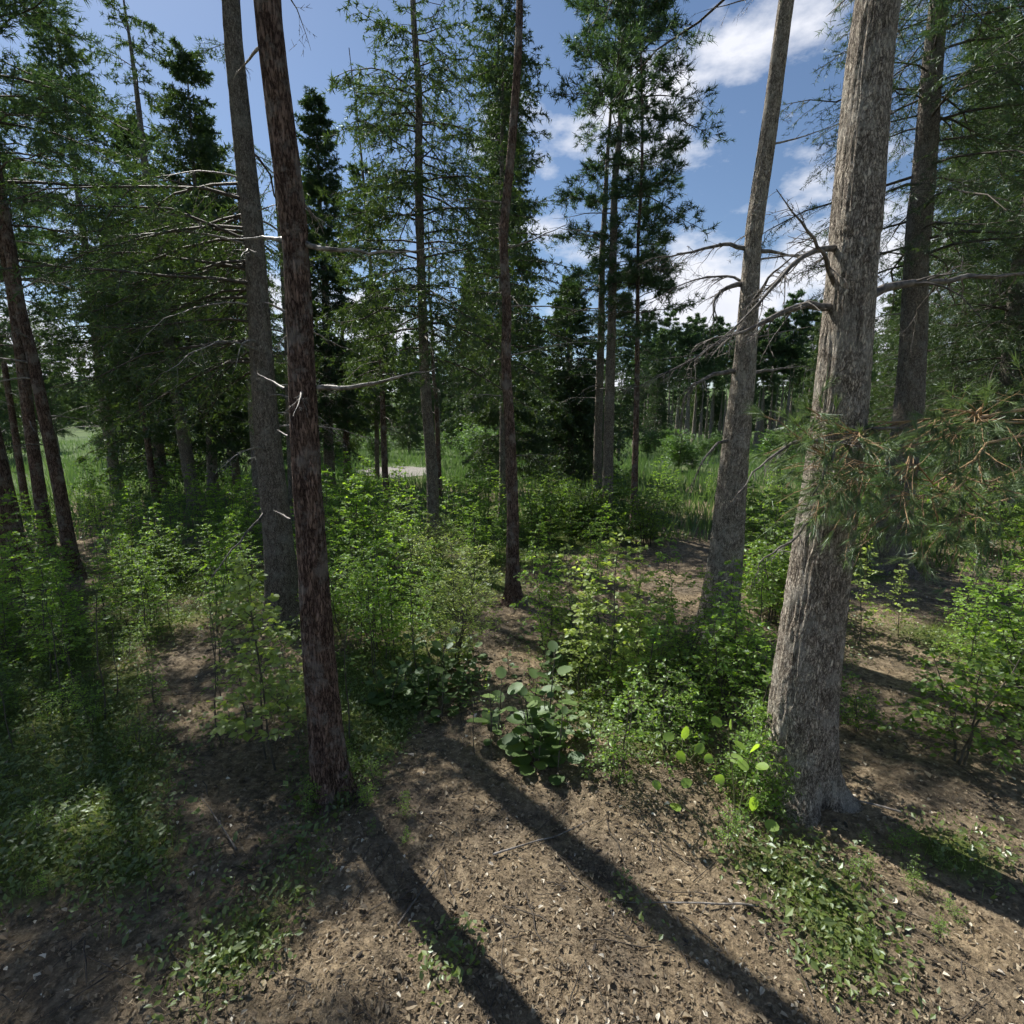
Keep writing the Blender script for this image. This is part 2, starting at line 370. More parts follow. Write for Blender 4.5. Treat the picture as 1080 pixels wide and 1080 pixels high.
def crown(rng, T, z0, z1, nb, Lb, Lt, s0b, s0t, droop, needle, nw_, style='spruce', ntw=14, nsub=3, M_=10, twig_w=.006, sel=None, mat=None, parent=None, dens=1.0, upturn=0, jag=.03, shape=.8, zcut=99):
    fine = M_*needle*0+ (2.1 if nw_ < .045 else 1.0); nw = nw_*(.8 if nw_ < .045 else 1.25); M_ = int(M_*fine)
    u = np.sort(rng.random(nb)); z = z0+(z1-z0)*u
    k = (z < zcut) | (rng.random(nb) < .10); u, z = u[k], z[k]; nb = len(u)
    az = np.arange(nb)*2.39996+rng.normal(0, .35, nb)
    if sel is not None: az = sel(rng, nb, az)
    L = (Lt+(Lb-Lt)*(1-u)**shape)*rng.uniform(.6, 1.12, nb)
    s0 = s0b+(s0t-s0b)*u + rng.normal(0, .08, nb)
    base = T.c(z)-T.base; base[:, 2] = z-T.base[2]
    P = branch_paths(rng, base, az, L, s0, droop*(1-.5*u)*rng.uniform(.7, 1.3, nb), 6, jag, upturn)
    tt = np.linspace(0, 1, 6)[None]
    Rb = (.006+.0075*L[:, None])*(1-tt*.85)
    ch = [tubes(P, Rb, 4, 1)]
    # twigs
    lo = .12 if style == 'spruce' else .38
    t = lo+(1-lo)*(np.arange(ntw)[None]+rng.uniform(0, .9, (nb, ntw)))/ntw
    p, tg = along(P, t)
    side = norm(np.cross(tg, np.array([0, 0, 1.])))
    sg = np.where(np.arange(ntw) % 2 == 0, 1., -1.)[None, :, None]
    fw = rng.uniform(.45, .95, (nb, ntw, 1))
    hang = (-.28 if style == 'spruce' else .18)+rng.normal(0, .22, (nb, ntw, 1))
    d = norm(tg*fw+side*sg*rng.uniform(.5, 1.1, (nb, ntw, 1))+np.array([0, 0, 1.])*hang)
    if style == 'spruce': tl = (.10+.42*L[:, None]*(1.02-t)**.75)*rng.uniform(.6, 1.2, (nb, ntw))
    else: tl = (.16+.22*L[:, None]*(1.02-t)**.5)*rng.uniform(.5, 1.3, (nb, ntw))
    p, d, tl = p.reshape(-1, 3), d.reshape(-1, 3), tl.ravel()
    if dens < 1:
        k = rng.random(len(p)) < dens; p, d, tl = p[k], d[k], tl[k]
    TP = np.stack([p, p+d*tl[:, None]*.5, p+d*tl[:, None]+np.array([0, 0, -.10 if style == 'spruce' else .06])*tl[:, None]], 1)
    ch.append(tubes(TP, np.stack([tl*0+twig_w, tl*0+twig_w*.8, tl*0+twig_w*.3], 1), 3, 1))
    # sub twigs
    ts = rng.uniform(.15, 1, (len(p), nsub)); q, tg2 = along(TP, ts)
    rd = norm(rng.normal(0, 1, q.shape)+np.array([0, 0, -.25 if style == 'spruce' else .35]))
    d2 = norm(tg2*1.0+rd*.85); l2 = tl[:, None]*rng.uniform(.25, .55, ts.shape)
    q, d2, l2 = q.reshape(-1, 3), d2.reshape(-1, 3), l2.ravel()
    A = np.concatenate([TP[:, 0], q]); D = np.concatenate([TP[:, 2]-TP[:, 0], d2*l2[:, None]])
    ln = np.linalg.norm(D, axis=1)
    # needles
    cnt = np.clip((ln/.035*fine).astype(int), 4, M_)
    idx = np.repeat(np.arange(len(A)), cnt)
    if style == 'spruce': f = rng.uniform(0, 1, len(idx))
    else: f = 1-rng.uniform(0, 1, len(idx))**1.6*.6
    pn = A[idx]+D[idx]*f[:, None]
    rd = norm(rng.normal(0, 1, pn.shape)); dn = norm(norm(D[idx])*(.75 if style == 'spruce' else .9)+rd)
    Rm = frames(dn, norm(rng.normal(0, 1, pn.shape)))
    s = needle*rng.uniform(.6, 1.25, len(idx))
    ch.append(inst(NEEDLE[0], NEEDLE[1], Rm, pn, np.stack([s*0+nw, s, s*0+1], 1), np.clip(rng.random(len(idx))*.5+.5*np.repeat(rng.random(len(A)), cnt), 0, 1)))
    return build('crown', ch, [mat or M['needle'], M['twig']], parent)

def dead_branch(rng, p0, d0, L, r, parent, base, sag=.3, twigs=10, pts=None, mat=None, sub=True, name='dead_branch', tl=.35, up=0.):
    """bare branch with crooked side twigs; pts overrides the main line (world points)"""
    if pts is None:
        K = 9; t = np.linspace(0, 1, K); P = p0+np.outer(t, d0)*L + np.outer(t*t, [0, 0, -sag*L]) + np.cumsum(rng.normal(0, .022*L, (K, 3)), 0)*t[:, None]
    else:
        pts = np.array(pts); s = np.linspace(0, len(pts)-1, 12); k = np.minimum(s.astype(int), len(pts)-2); f = (s-k)[:, None]
        # catmull-rom
        E = np.vstack([2*pts[0]-pts[1], pts, 2*pts[-1]-pts[-2]])
        a, b, c, d = E[k], E[k+1], E[k+2], E[k+3]
        P = .5*((2*b)+(-a+c)*f+(2*a-5*b+4*c-d)*f**2+(-a+3*b-3*c+d)*f**3)
        L = np.linalg.norm(np.diff(P, axis=0), axis=1).sum(); P[1:] += rng.normal(0, .006*L, P[1:].shape)
    K = len(P); tt = np.linspace(0, 1, K)
    ch = [tubes((P-base)[None], (r*(1-.88*tt**.9))[None], 7, 0)]
    if twigs:
        t = rng.uniform(.22, 1, (1, twigs)); p, tg = along(P[None], t); p, tg = p[0], tg[0]
        side = norm(np.cross(tg, [0, 0, 1.]))*rng.choice([-1, 1], (twigs, 1))
        d = norm(tg*.8+side*rng.uniform(.3, 1, (twigs, 1))+np.array([0, 0, 1])*rng.normal(-.25+up, .4, (twigs, 1)))
        l = L*tl*rng.uniform(.35, 1, twigs)*(1.15-t[0]*.6)
        k = 6; s = np.linspace(0, 1, k)[None, :, None]
        Q = p[:, None]+d[:, None]*l[:, None, None]*s+np.array([0, 0, -.25+up])*l[:, None, None]*s*s+np.cumsum(rng.normal(0, .065, (twigs, k, 3)), 1)*s*l[:, None, None]
        ch.append(tubes(Q-base, (r*.34*(1-.75*t[0]))[:, None]*(1-.85*s[..., 0]), 4, 0))
        if sub:
            n2 = 4; t2 = rng.uniform(.2, .95, (twigs, n2)); p2, g2 = along(Q, t2)
            d2 = norm(g2+rng.normal(0, .75, g2.shape)+np.array([0, 0, -.2])); l2 = l[:, None]*rng.uniform(.2, .5, (twigs, n2))
            k = 4; s = np.linspace(0, 1, k)[None, :, None]
            p2, d2, l2 = p2.reshape(-1, 3), d2.reshape(-1, 3), l2.ravel()
            Q2 = p2[:, None]+d2[:, None]*l2[:, None, None]*s+np.cumsum(rng.normal(0, .06, (len(p2), k, 3)), 1)*s*l2[:, None, None]
            ch.append(tubes(Q2-base, np.full((len(p2), 1), max(.0022, r*.09))*(1-.7*s[..., 0]), 3, 0))
    return build(name, ch, [mat or M['deadwood']], parent), P

def tree(name, label, px, w, h, mat, crown_args=None, dead=(), sides=14, dz=.25, flare=.35, rough=.08, seed=0, group=None, top_lean=.3, w_top=None):
    """px: base and up the centre line (photo pixels); w: trunk width in pixels at the base"""
    rng = np.random.default_rng(seed+100)
    P = trunk_path(px, h, rng, top_lean); P = smooth_path(P, 90)
    g = P[0]; r0 = w/2*depth(g[1], g[2])/F
    w1 = w_top if w_top else w*.62
    zt = atY(px[-1][0], px[-1][1], g[1])[2]; T = Trunk(P, r0*.9, w1/2*depth(g[1], zt)/F*.93, h); T.z1 = float(zt)
    root = thing(name, label, 'tree', tuple(g), group)
    trunk_mesh(T, M[mat], root, sides, dz, flare, rough, seed)
    if crown_args: crown(rng, T, parent=root, **dict(dict(zcut=3.6+.72*g[1]), **crown_args))
    for (z, az, L, r, sag) in dead:
        c = T.c(z); d = np.array([math.cos(az), math.sin(az), 0.15])
        dead_branch(rng, c+d*T.r(z)*.7, d, L, r, root, T.base, sag, twigs=int(4+L*3))
    return root, T, rng
def rdead(seed, z0, z1, n, L0, L1, r=.012, sag=.25):
    g = np.random.default_rng(seed); return [(z0+(z1-z0)*(k+g.random())/n, g.uniform(0, 2*math.pi), g.uniform(L0, L1), r*g.uniform(.7, 1.3), g.normal(sag, .15)) for k in range(n)]
SPR = dict(s0b=.0, s0t=.5, droop=.5, style='spruce', jag=.045, upturn=.12)
PIN = dict(s0b=.15, s0t=.6, droop=.3, style='pine', jag=.05, ntw=15, nsub=4, M_=14, mat=M['needle_pine'])

# near reddish pine, left of centre
t1, T1, r1 = tree('pine_tree', 'nearest dark reddish pine trunk, left of centre, with a long pale bare branch reaching right', [(350, 842), (337, 700), (323, 500), (312, 250)], 34, 14, 'bark_red',
    dict(PIN, z0=7.5, z1=14, nb=30, Lb=2.4, Lt=.6, needle=0.112, nw_=0.008, ntw=12), rdead(5, 2.6, 6.0, 5, .25, .7), sides=72, dz=.03, flare=.3, rough=.10, w_top=27, seed=1)
Y1 = T1.base[1]
for pts, r in (([(336, 409, 0), (378, 408, -.15), (420, 398, -.2), (462, 389, -.1)], .02), ([(320, 256, 0), (355, 264, -.1), (410, 265, .1), (470, 262, .3)], .02),
               ([(300, 410, 0), (288, 403, .1), (272, 394, .2)], .012), ([(306, 548, 0), (298, 543, .1), (288, 538, .15)], .009), ([(300, 254, 0), (280, 251, .1), (240, 252, .3)], .018),
               ([(304, 331, 0), (288, 322, .0), (276, 318, -.1)], .012), ([(322, 345, 0), (345, 358, .3), (380, 374, .5)], .008), ([(303, 460, 0), (292, 453, .1)], .008)):
    dead_branch(r1, None, None, 0, r, t1, T1.base, twigs=4 if len(pts) > 2 else 2, pts=[atY(a, b, Y1+c) for a, b, c in pts], tl=.22)

# big pale trunk on the right
t2, T2, r2 = tree('spruce_tree', 'massive pale grey trunk in the right foreground, the widest trunk in view', [(838, 834), (848, 720), (865, 600), (884, 450), (901, 250)], 66, 15, 'bark_grey',
    dict(PIN, z0=7.5, z1=15, nb=30, Lb=2.6, Lt=.6, needle=0.112, nw_=0.008), rdead(6, 1.6, 6.0, 7, .15, .5, .009), sides=150, dz=.018, flare=.25, rough=.08, w_top=46, seed=2, top_lean=.5)
Y2 = T2.base[1]
for pts, r, tw in (([(878, 324, 0), (850, 322, -.1), (828, 328, -.2), (800, 342, -.25), (775, 352, -.3), (735, 362, -.2)], .03, 9),
               ([(918, 312, 0), (960, 299, .1), (1010, 295, .2), (1080, 290, .3), (1150, 280, .5)], .034, 8),
               ([(880, 262, 0), (850, 268, -.2), (815, 300, -.3), (790, 330, -.3), (740, 375, -.3)], .022, 14),
               ([(868, 466, -.1), (845, 465, -.35), (826, 474, -.5), (800, 495, -.6), (780, 520, -.7)], .018, 5),
               ([(895, 470, -.2), (884, 466, -.5), (870, 500, -.6), (845, 545, -.5)], .016, 4),
               ([(905, 455, 0), (930, 452, -.3), (955, 452, -.4)], .02, 3),
               ([(860, 540, -.2), (835, 570, -.5), (805, 590, -.6), (794, 620, -.6)], .011, 4),
               ([(880, 300, 0), (870, 270, -.3), (850, 240, -.4), (820, 200, -.5)], .018, 12)):
    dead_branch(r2, None, None, 0, r, t2, T2.base, twigs=int(tw*1.9), pts=[atY(a, b, Y2+c) for a, b, c in pts], tl=.30, mat=M['dead_dark'])

# second pale trunk
t3, T3, r3 = tree('spruce_tree', 'pale grey trunk just left of the massive right foreground trunk, with bare arching branches', [(755, 668), (766, 580), (776, 470), (786, 380), (794, 250)], 40, 15, 'bark_grey',
    dict(PIN, z0=7.8, z1=15, nb=34, Lb=2.6, Lt=.6, needle=0.112, nw_=0.012), rdead(7, 3.5, 8, 6, .3, .9, .012), sides=90, dz=.03, flare=.25, rough=.08, w_top=17.5, seed=3, top_lean=.6)
Y3 = T3.base[1]
for pts, r, tw in (([(786, 262, 0), (765, 258, .1), (735, 264, .1), (705, 270, 0), (680, 275, .1)], .03, 16),
               ([(783, 300, 0), (762, 306, -.1), (753, 322, -.2), (752, 350, -.3)], .035, 8),
               ([(800, 264, 0), (815, 266, .1), (840, 270, .2), (870, 262, .3)], .03, 9),
               ([(778, 392, 0), (755, 394, -.2), (735, 405, -.4), (722, 420, -.4), (718, 455, -.4)], .034, 8),
               ([(772, 465, 0), (755, 468, -.2), (740, 490, -.4), (727, 515, -.4)], .026, 5),
               ([(790, 395, 0), (815, 390, .2), (850, 386, .5)], .03, 5),
               ([(785, 345, -.1), (760, 360, -.4), (735, 375, -.6), (700, 395, -.7), (660, 410, -.6)], .026, 18),
               ([(790, 330, -.1), (800, 310, -.5), (818, 285, -.7), (850, 262, -.8)], .03, 14),
               ([(790, 300, 0), (760, 290, .2), (720, 300, .4), (670, 330, .5)], .02, 16)):
    dead_branch(r3, None, None, 0, r, t3, T3.base, twigs=int(tw*1.9), pts=[atY(a, b, Y3+c) for a, b, c in pts], tl=.33, mat=M['dead_dark'])

# third trunk, far right
t4, T4, r4 = tree('spruce_tree', 'shaded grey trunk to the right of the massive foreground trunk, partly behind pine sprays', [(938, 602), (944, 540), (957, 450), (962, 380), (968, 250)], 34, 16, 'bark_mid',
    dict(SPR, z0=5.2, z1=16, nb=120, Lb=3.0, Lt=.5, needle=0.088, nw_=0.012, ntw=16, nsub=3, M_=13), rdead(8, 2.5, 7, 10, .5, 1.4, .014), sides=44, dz=.07, flare=.3, rough=.08, w_top=23, seed=4, top_lean=.8)
# crooked dark pine in the centre
t8, T8, r8 = tree('pine_tree', 'slim crooked dark reddish pine trunk at the centre with white-lit branch stubs', [(540, 637), (541, 540), (537, 440), (533, 380), (535, 330), (533, 295), (530, 250)], 14, 13, 'bark_red',
    dict(PIN, z0=8.6, z1=13, nb=24, Lb=2.0, Lt=.5, needle=0.112, nw_=0.016), [(3.9, .1, 1.3, .014, -.1), (4.6, .2, 1.5, .014, .1), (5.4, -.1, 1.2, .014, -.1), (3.3, 2.9, .8, .01, .1), (6.0, 3.0, 1.0, .012, .1), (2.4, .3, .7, .008, .1)], sides=36, dz=.05, flare=.5, rough=.1, w_top=9.5, seed=8)
t9, T9, _ = tree('spruce_tree', 'thin grey trunk half hidden behind the crooked central pine', [(530, 545), (530, 400), (528, 250)], 8, 14, 'bark_mid',
    dict(SPR, z0=4.3, z1=14, nb=120, Lb=2.7, Lt=.4, needle=0.112, nw_=0.032, ntw=12, nsub=2, M_=8), (), seed=9)
# grey tree between
t10, T10, _ = tree('spruce_tree', 'pale grey-brown trunk standing between the near reddish pine and the central pine', [(458, 592), (456, 500), (448, 400), (443, 250)], 16, 15, 'bark_mid',
    dict(SPR, zcut=9.6, z0=4.0, z1=15, nb=160, Lb=2.4, Lt=.5, needle=0.094, nw_=0.024, ntw=14, nsub=3, M_=8), rdead(10, 3.2, 6.5, 9, .6, 1.5, .014), sides=28, dz=.1, rough=.07, w_top=8.5, seed=10)
# massive tree behind near pine
t14, T14, r14 = tree('spruce_tree', 'thick grey trunk standing just behind and left of the nearest reddish pine', [(300, 655), (293, 560), (281, 450), (274, 350), (268, 250)], 33, 16, 'bark_mid',
    dict(SPR, zcut=6.0, sel=lambda g_, n_, a_: R(85)+R(145)*g_.random(n_), z0=3.6, z1=16, nb=120, Lb=2.5, Lt=.5, needle=0.081, nw_=0.016, ntw=15, nsub=3, M_=9), rdead(14, 2.2, 6, 16, .6, 1.8, .014, .4), sides=44, dz=.07, flare=.35, rough=.09, w_top=21, seed=14, top_lean=.6)
tree('spruce_tree', 'second grey trunk overlapping the left side of the thick grey trunk, slightly farther back', [(277, 560), (272, 480), (266, 380), (261, 250)], 17, 15, 'bark_mid',
    dict(SPR, zcut=7.5, sel=lambda g_, n_, a_: R(85)+R(145)*g_.random(n_), z0=4.4, z1=15, nb=110, Lb=2.6, Lt=.5, needle=.09, nw_=.02, ntw=14, nsub=3, M_=8), rdead(141, 2.2, 6, 9, .6, 1.6, .013, .4), sides=32, dz=.1, w_top=12, seed=141)
dead_branch(r14, None, None, 0, .022, t14, T14.base, twigs=6, pts=[atY(a, b, T14.base[1]+c) for a, b, c in [(286, 535, 0), (262, 560, -.4), (235, 592, -.8), (205, 640, -1.2)]], tl=.25, mat=M['dead_dark'])
t15, _, _ = tree('spruce_tree', 'slim grey trunk showing just past the left edge of the nearest reddish pine', [(309, 552), (305, 450), (302, 350)], 9, 12, 'bark_mid', None, rdead(15, 2, 6, 8, .5, 1.2), seed=15)
# pair at 640 and thin at 670
t5, T5, _ = tree('pine_tree', 'straight grey-brown trunk right of centre, larger of a close pair beside a full spruce', [(640, 560), (642, 450), (645, 350), (647, 250)], 14, 15, 'bark_mid',
    dict(PIN, z0=8.0, z1=15, nb=40, Lb=2.6, Lt=.6, needle=0.138, nw_=0.024), rdead(16, 3.5, 8.5, 14, .6, 1.8, .018, .2), sides=28, dz=.12, w_top=7.5, seed=5)
t6, T6, _ = tree('pine_tree', 'thinner grey trunk tucked behind the left side of the straight pair right of centre', [(629, 548), (631, 450), (634, 350), (635, 270)], 11, 13, 'bark_mid',
    dict(PIN, z0=5.8, z1=13, nb=38, Lb=1.7, Lt=.6, needle=0.150, nw_=0.028), rdead(17, 3, 6, 8, .6, 1.5, .016), w_top=6.5, seed=6)
t7, T7, _ = tree('pine_tree', 'slender dark reddish pine with a dense plume of needles, right of the close pair', [(668, 562), (670, 480), (672, 400), (673, 250)], 8, 13, 'bark_red',
    dict(PIN, z0=4.6, z1=13, nb=85, Lb=1.25, Lt=.5, needle=0.138, nw_=0.024), rdead(18, 3, 5, 4, .4, 1.0), w_top=3.5, seed=7)
# left trees
t16, T16, _ = tree('spruce_tree', 'grey outward-leaning trunk on the left, nearest trunk left of the thick grey one', [(209, 540), (200, 500), (187, 420), (174, 340), (164, 250)], 16, 15, 'bark_mid',
    dict(SPR, zcut=9.5, z0=4.0, z1=15, nb=170, Lb=3.1, Lt=.6, needle=0.112, nw_=0.032, ntw=14, nsub=3, M_=8), rdead(20, 2.8, 6.5, 9, .8, 1.8, .02), sides=24, dz=.15, w_top=9, seed=16)
t17, T17, _ = tree('spruce_tree', 'slim grey trunk on the left at the edge of the meadow gap', [(125, 522), (118, 480), (108, 410), (92, 280)], 12, 16, 'bark_mid',
    dict(SPR, z0=5.5, z1=16, nb=120, Lb=3.4, Lt=.6, needle=0.138, nw_=0.044, ntw=12, nsub=3, M_=7), rdead(21, 2.2, 6.5, 8, 1, 2.2, .022, .4), w_top=7.5, seed=17)
t18, T18, _ = tree('pine_tree', 'thin bent reddish-brown pine trunk in front of low spruce boughs on the left', [(167, 538), (160, 500), (155, 460), (146, 410)], 8, 9, 'bark_red',
    dict(SPR, z0=4.2, z1=9, nb=40, Lb=1.8, Lt=.4, needle=0.112, nw_=0.036, ntw=10, nsub=2), rdead(22, 2, 4.5, 5, .5, 1.2), w_top=4.5, seed=18)
t19, T19, _ = tree('spruce_tree', 'dark trunk ringed with low dense boughs behind the thin bent left pine', [(172, 522), (166, 460), (162, 400), (158, 330)], 12, 13, 'bark_mid',
    dict(SPR, z0=.8, z1=13, nb=150, Lb=2.7, Lt=.4, needle=0.138, nw_=0.048, ntw=12, nsub=3, M_=7), (), seed=19)
t20, T20, _ = tree('pine_tree', 'curving dark red pine trunk at the far left, nearest of the leftmost cluster', [(80, 610), (70, 560), (60, 500), (45, 430), (33, 370), (22, 330), (12, 270)], 14, 13, 'bark_red',
    dict(PIN, z0=6.0, z1=13, nb=44, Lb=2.8, Lt=.6, needle=0.125, nw_=0.020), rdead(23, 2.2, 6.5, 10, .5, 1.3, .016, .15), sides=28, dz=.08, rough=.12, w_top=10.5, seed=20)
t21, T21, _ = tree('pine_tree', 'dark leaning pine trunk immediately left of the curving red pine', [(52, 588), (42, 520), (33, 460), (24, 390), (12, 300)], 14, 13, 'bark_red',
    dict(PIN, z0=5.5, z1=13, nb=40, Lb=2.6, Lt=.6, needle=0.125, nw_=0.020), rdead(24, 2, 6, 7, .5, 1.2), sides=24, dz=.1, w_top=10.5, seed=21)
t22, T22, _ = tree('pine_tree', 'thinnest dark pine trunk in the leftmost cluster, farthest back', [(30, 545), (24, 510), (15, 450), (2, 370)], 8, 12, 'bark_red',
    dict(PIN, z0=4.6, z1=12, nb=50, Lb=2.6, Lt=.6, needle=0.138, nw_=0.028), rdead(25, 2, 5, 5, .5, 1.2), seed=22)
t23, T23, _ = tree('pine_tree', 'dark pine trunk cut by the left edge of the picture', [(10, 575), (1, 510), (-12, 430)], 11, 12, 'bark_red',
    dict(PIN, z0=4.4, z1=12, nb=50, Lb=2.4, Lt=.6, needle=0.125, nw_=0.024), rdead(26, 1.5, 5, 8, .5, 1.4), seed=23)
t24, T24, _ = tree('spruce_tree', 'shadowy mid-distance trunk seen between the leaning grey trunk and the thick grey trunk', [(250, 520), (247, 460), (243, 400)], 9, 13, 'bark_mid',
    dict(SPR, z0=1.5, z1=13, nb=120, Lb=2.6, Lt=.4, needle=0.138, nw_=0.048, ntw=12, nsub=3, M_=7), rdead(27, .8, 3, 6, .8, 1.6), seed=24)
# mid distance trunks between 360 and 470
t12, _, _ = tree('pine_tree', 'thin reddish trunk in front of the pale gravel patch, left of centre', [(409, 548), (406, 500), (404, 440), (402, 380)], 8, 12, 'bark_red',
    dict(SPR, z0=4.2, z1=9.4, nb=52, Lb=1.5, Lt=.3, needle=0.125, nw_=0.036, ntw=11, nsub=2, dens=.9), rdead(28, 2.2, 4.5, 7, .6, 1.4), seed=25)
t13, _, _ = tree('pine_tree', 'brown trunk right of the nearest reddish pine, left of the gravel patch', [(367, 518), (365, 460), (362, 400)], 9, 10, 'bark_red', None, rdead(29, 2, 6, 7, 1, 2, .02), seed=26)
t11, _, _ = tree('pine_tree', 'narrow brown trunk peeking out behind the right edge of the pale grey-brown trunk', [(463, 527), (462, 470), (460, 420)], 7, 10, 'bark_red', None, rdead(30, 3, 6, 5, .8, 1.8, .018), seed=27)
# full spruces
tree('spruce_tree', 'symmetrical full spruce with boughs to the ground, in the gap right of the central pine', [(603, 508), (601, 400), (600, 297)], 8, 9.1, 'bark_mid',
    dict(SPR, z0=.6, z1=9.0, nb=240, Lb=3.3, Lt=.12, needle=0.138, nw_=0.048, ntw=13, nsub=3, M_=7), (), seed=30, top_lean=0)
tree('spruce_tree', 'tall dense dark spruce filling the space behind the crooked central pine', [(537, 522), (535, 400), (532, 300)], 12, 15, 'bark_mid',
    dict(SPR, z0=1.0, z1=15, nb=250, Lb=2.3, Lt=.3, needle=0.125, nw_=0.044, ntw=13, nsub=3, M_=7), (), seed=31)
tree('spruce_tree', 'dense dark spruce whose drooping tiers fill the space right of the nearest reddish pine', [(348, 520), (345, 400), (343, 300)], 12, 14, 'bark_mid',
    dict(SPR, z0=2.0, z1=14, nb=230, Lb=2.4, Lt=.3, needle=0.125, nw_=0.044, ntw=13, nsub=3, M_=7), (), seed=32)
tree('spruce_tree', 'dark dense spruce at the right edge behind the shaded grey trunk', [(1052, 560), (1058, 480), (1068, 350)], 24, 14, 'bark_mid',
    dict(SPR, z0=1.8, z1=14, nb=260, Lb=3.4, Lt=.5, needle=0.112, nw_=0.015, ntw=18, nsub=3, M_=15), (), seed=33)
tree('spruce_tree', 'broad spruce with hanging boughs filling the gap behind the shaded grey trunk on the right', [(1000, 530), (1004, 450), (1012, 350)], 16, 15, 'bark_mid',
    dict(SPR, z0=2.2, z1=15, nb=240, Lb=3.6, Lt=.4, needle=0.138, nw_=0.024, ntw=14, nsub=3, M_=10), (), seed=34)
tree('spruce_tree', 'small tapering spruce rising left of the pale grey-brown trunk', [(398, 512), (397, 430), (396, 340)], 6, 8.6, 'bark_mid',
    dict(SPR, z0=2.6, z1=8.5, nb=120, Lb=1.6, Lt=.15, needle=0.138, nw_=0.048, ntw=11, nsub=2, M_=7), (), seed=35)
tree('spruce_tree', 'dark spruce with boughs sweeping down beside the thick grey trunk', [(225, 530), (222, 450), (216, 350)], 12, 14, 'bark_mid',
    dict(SPR, z0=2.4, z1=14, nb=170, Lb=2.6, Lt=.4, needle=0.125, nw_=0.044, ntw=13, nsub=3, M_=7), (), seed=36)

# foreground pine bough reaching in from a tree just outside the right edge
def pine_bough_tree():
    rng = np.random.default_rng(77)
    base = G(1250, 700); base = np.array([base[0], base[1], float(gz(base[0], base[1]))])
    P = np.array([base, base+[.05, 0, 4], base+[.1, .1, 9], base+[0, .1, 14.3]])
    T = Trunk(smooth_path(P, 60), .19, .02, 14)
    root = thing('pine_tree', 'long-needled pine reaching orange-twigged green boughs in from the right edge', 'tree', tuple(base))
    trunk_mesh(T, M['bark_red'], root, 24, .12, .3, .08, 3)
    crown(rng, T, 5.5, 14, 40, 2.2, .5, .1, .5, .3, .09, .006, style='pine', ntw=12, nsub=3, M_=12, mat=M['needle_pine'], parent=root)
    Y = base[1]
    def bough(pts, r, nt_, den=1.0):
        pts = [atY(a, b, c) for a, b, c in pts]
        st = T.c(pts[-1][2]+.15); allp = [st]+pts[::-1]
        o, Pm = dead_branch(rng, None, None, 0, r, root, T.base, twigs=0, pts=allp, mat=M['orange_twig'], name='bough')
        nt_ = int(nt_*.8); t = rng.uniform(.25, 1, (1, nt_)); p, tg = along(Pm[None], t); p, tg = p[0], tg[0]
        side = norm(np.cross(tg, [0, 0, 1.]))*rng.choice([-1, 1], (nt_, 1))
        d = norm(tg*1.2+side*rng.uniform(.2, .9, (nt_, 1))+np.array([0, 0, 1])*rng.normal(-.25, .35, (nt_, 1)))
        l = rng.uniform(.2, .6, nt_); s = np.linspace(0, 1, 5)[None, :, None]
        Q = p[:, None]+d[:, None]*l[:, None, None]*s+np.cumsum(rng.normal(0, .05, (nt_, 5, 3)), 1)*s*l[:, None, None]+np.array([0, 0, -.15])*l[:, None, None]*s*s
        ch = [tubes(Q-T.base, np.full((nt_, 1), .0042)*(1-.6*s[..., 0]), 4, 1)]
        n2 = 4; t2 = rng.uniform(.3, 1, (nt_, n2)); p2, g2 = along(Q, t2); d2 = norm(g2+rng.normal(0, .6, g2.shape)); l2 = rng.uniform(.06, .2, (nt_, n2))
        A = p2.reshape(-1, 3); D = (d2*l2[..., None]).reshape(-1, 3)
        s3 = np.linspace(0, 1, 3)[None, :, None]
        ch.append(tubes(A[:, None]+D[:, None]*s3-T.base, np.full((len(A), 1), .0018)*(1-.5*s3[..., 0]), 3, 1))
        nn = 34; idx = np.repeat(np.arange(len(A)), nn); f = 1-rng.random(len(idx))*.45
        pn = A[idx]+D[idx]*f[:, None]; dn = norm(norm(D[idx])*1.3+rng.normal(0, .42, pn.shape)+np.array([0, 0, -.15]))
        Rm = frames(dn, norm(rng.normal(0, 1, pn.shape))); sN = rng.uniform(.06, .13, len(idx))
        ch.append(inst(NEEDLE[0], NEEDLE[1], Rm, pn-T.base, np.stack([sN*0+.0038, sN, sN], 1), rng.random(len(idx))))
        build('foliage', ch, [M['needle_bright'], M['orange_twig']], o)
    bough([(885, 452, 3.3), (950, 450, 3.4), (1010, 436, 3.6), (1080, 430, 3.9)], .016, 46)
    bough([(900, 500, 3.1), (960, 470, 3.3), (1020, 445, 3.6), (1080, 436, 4.0)], .012, 40)
    bough([(860, 470, 3.2), (930, 500, 3.3), (1000, 500, 3.6), (1070, 470, 4.0)], .013, 46)
    bough([(985, 560, 3.2), (1020, 540, 3.4), (1070, 520, 3.8)], .011, 26)
    bough([(930, 530, 3.0), (990, 520, 3.3), (1060, 500, 3.8)], .012, 34)
pine_bough_tree()

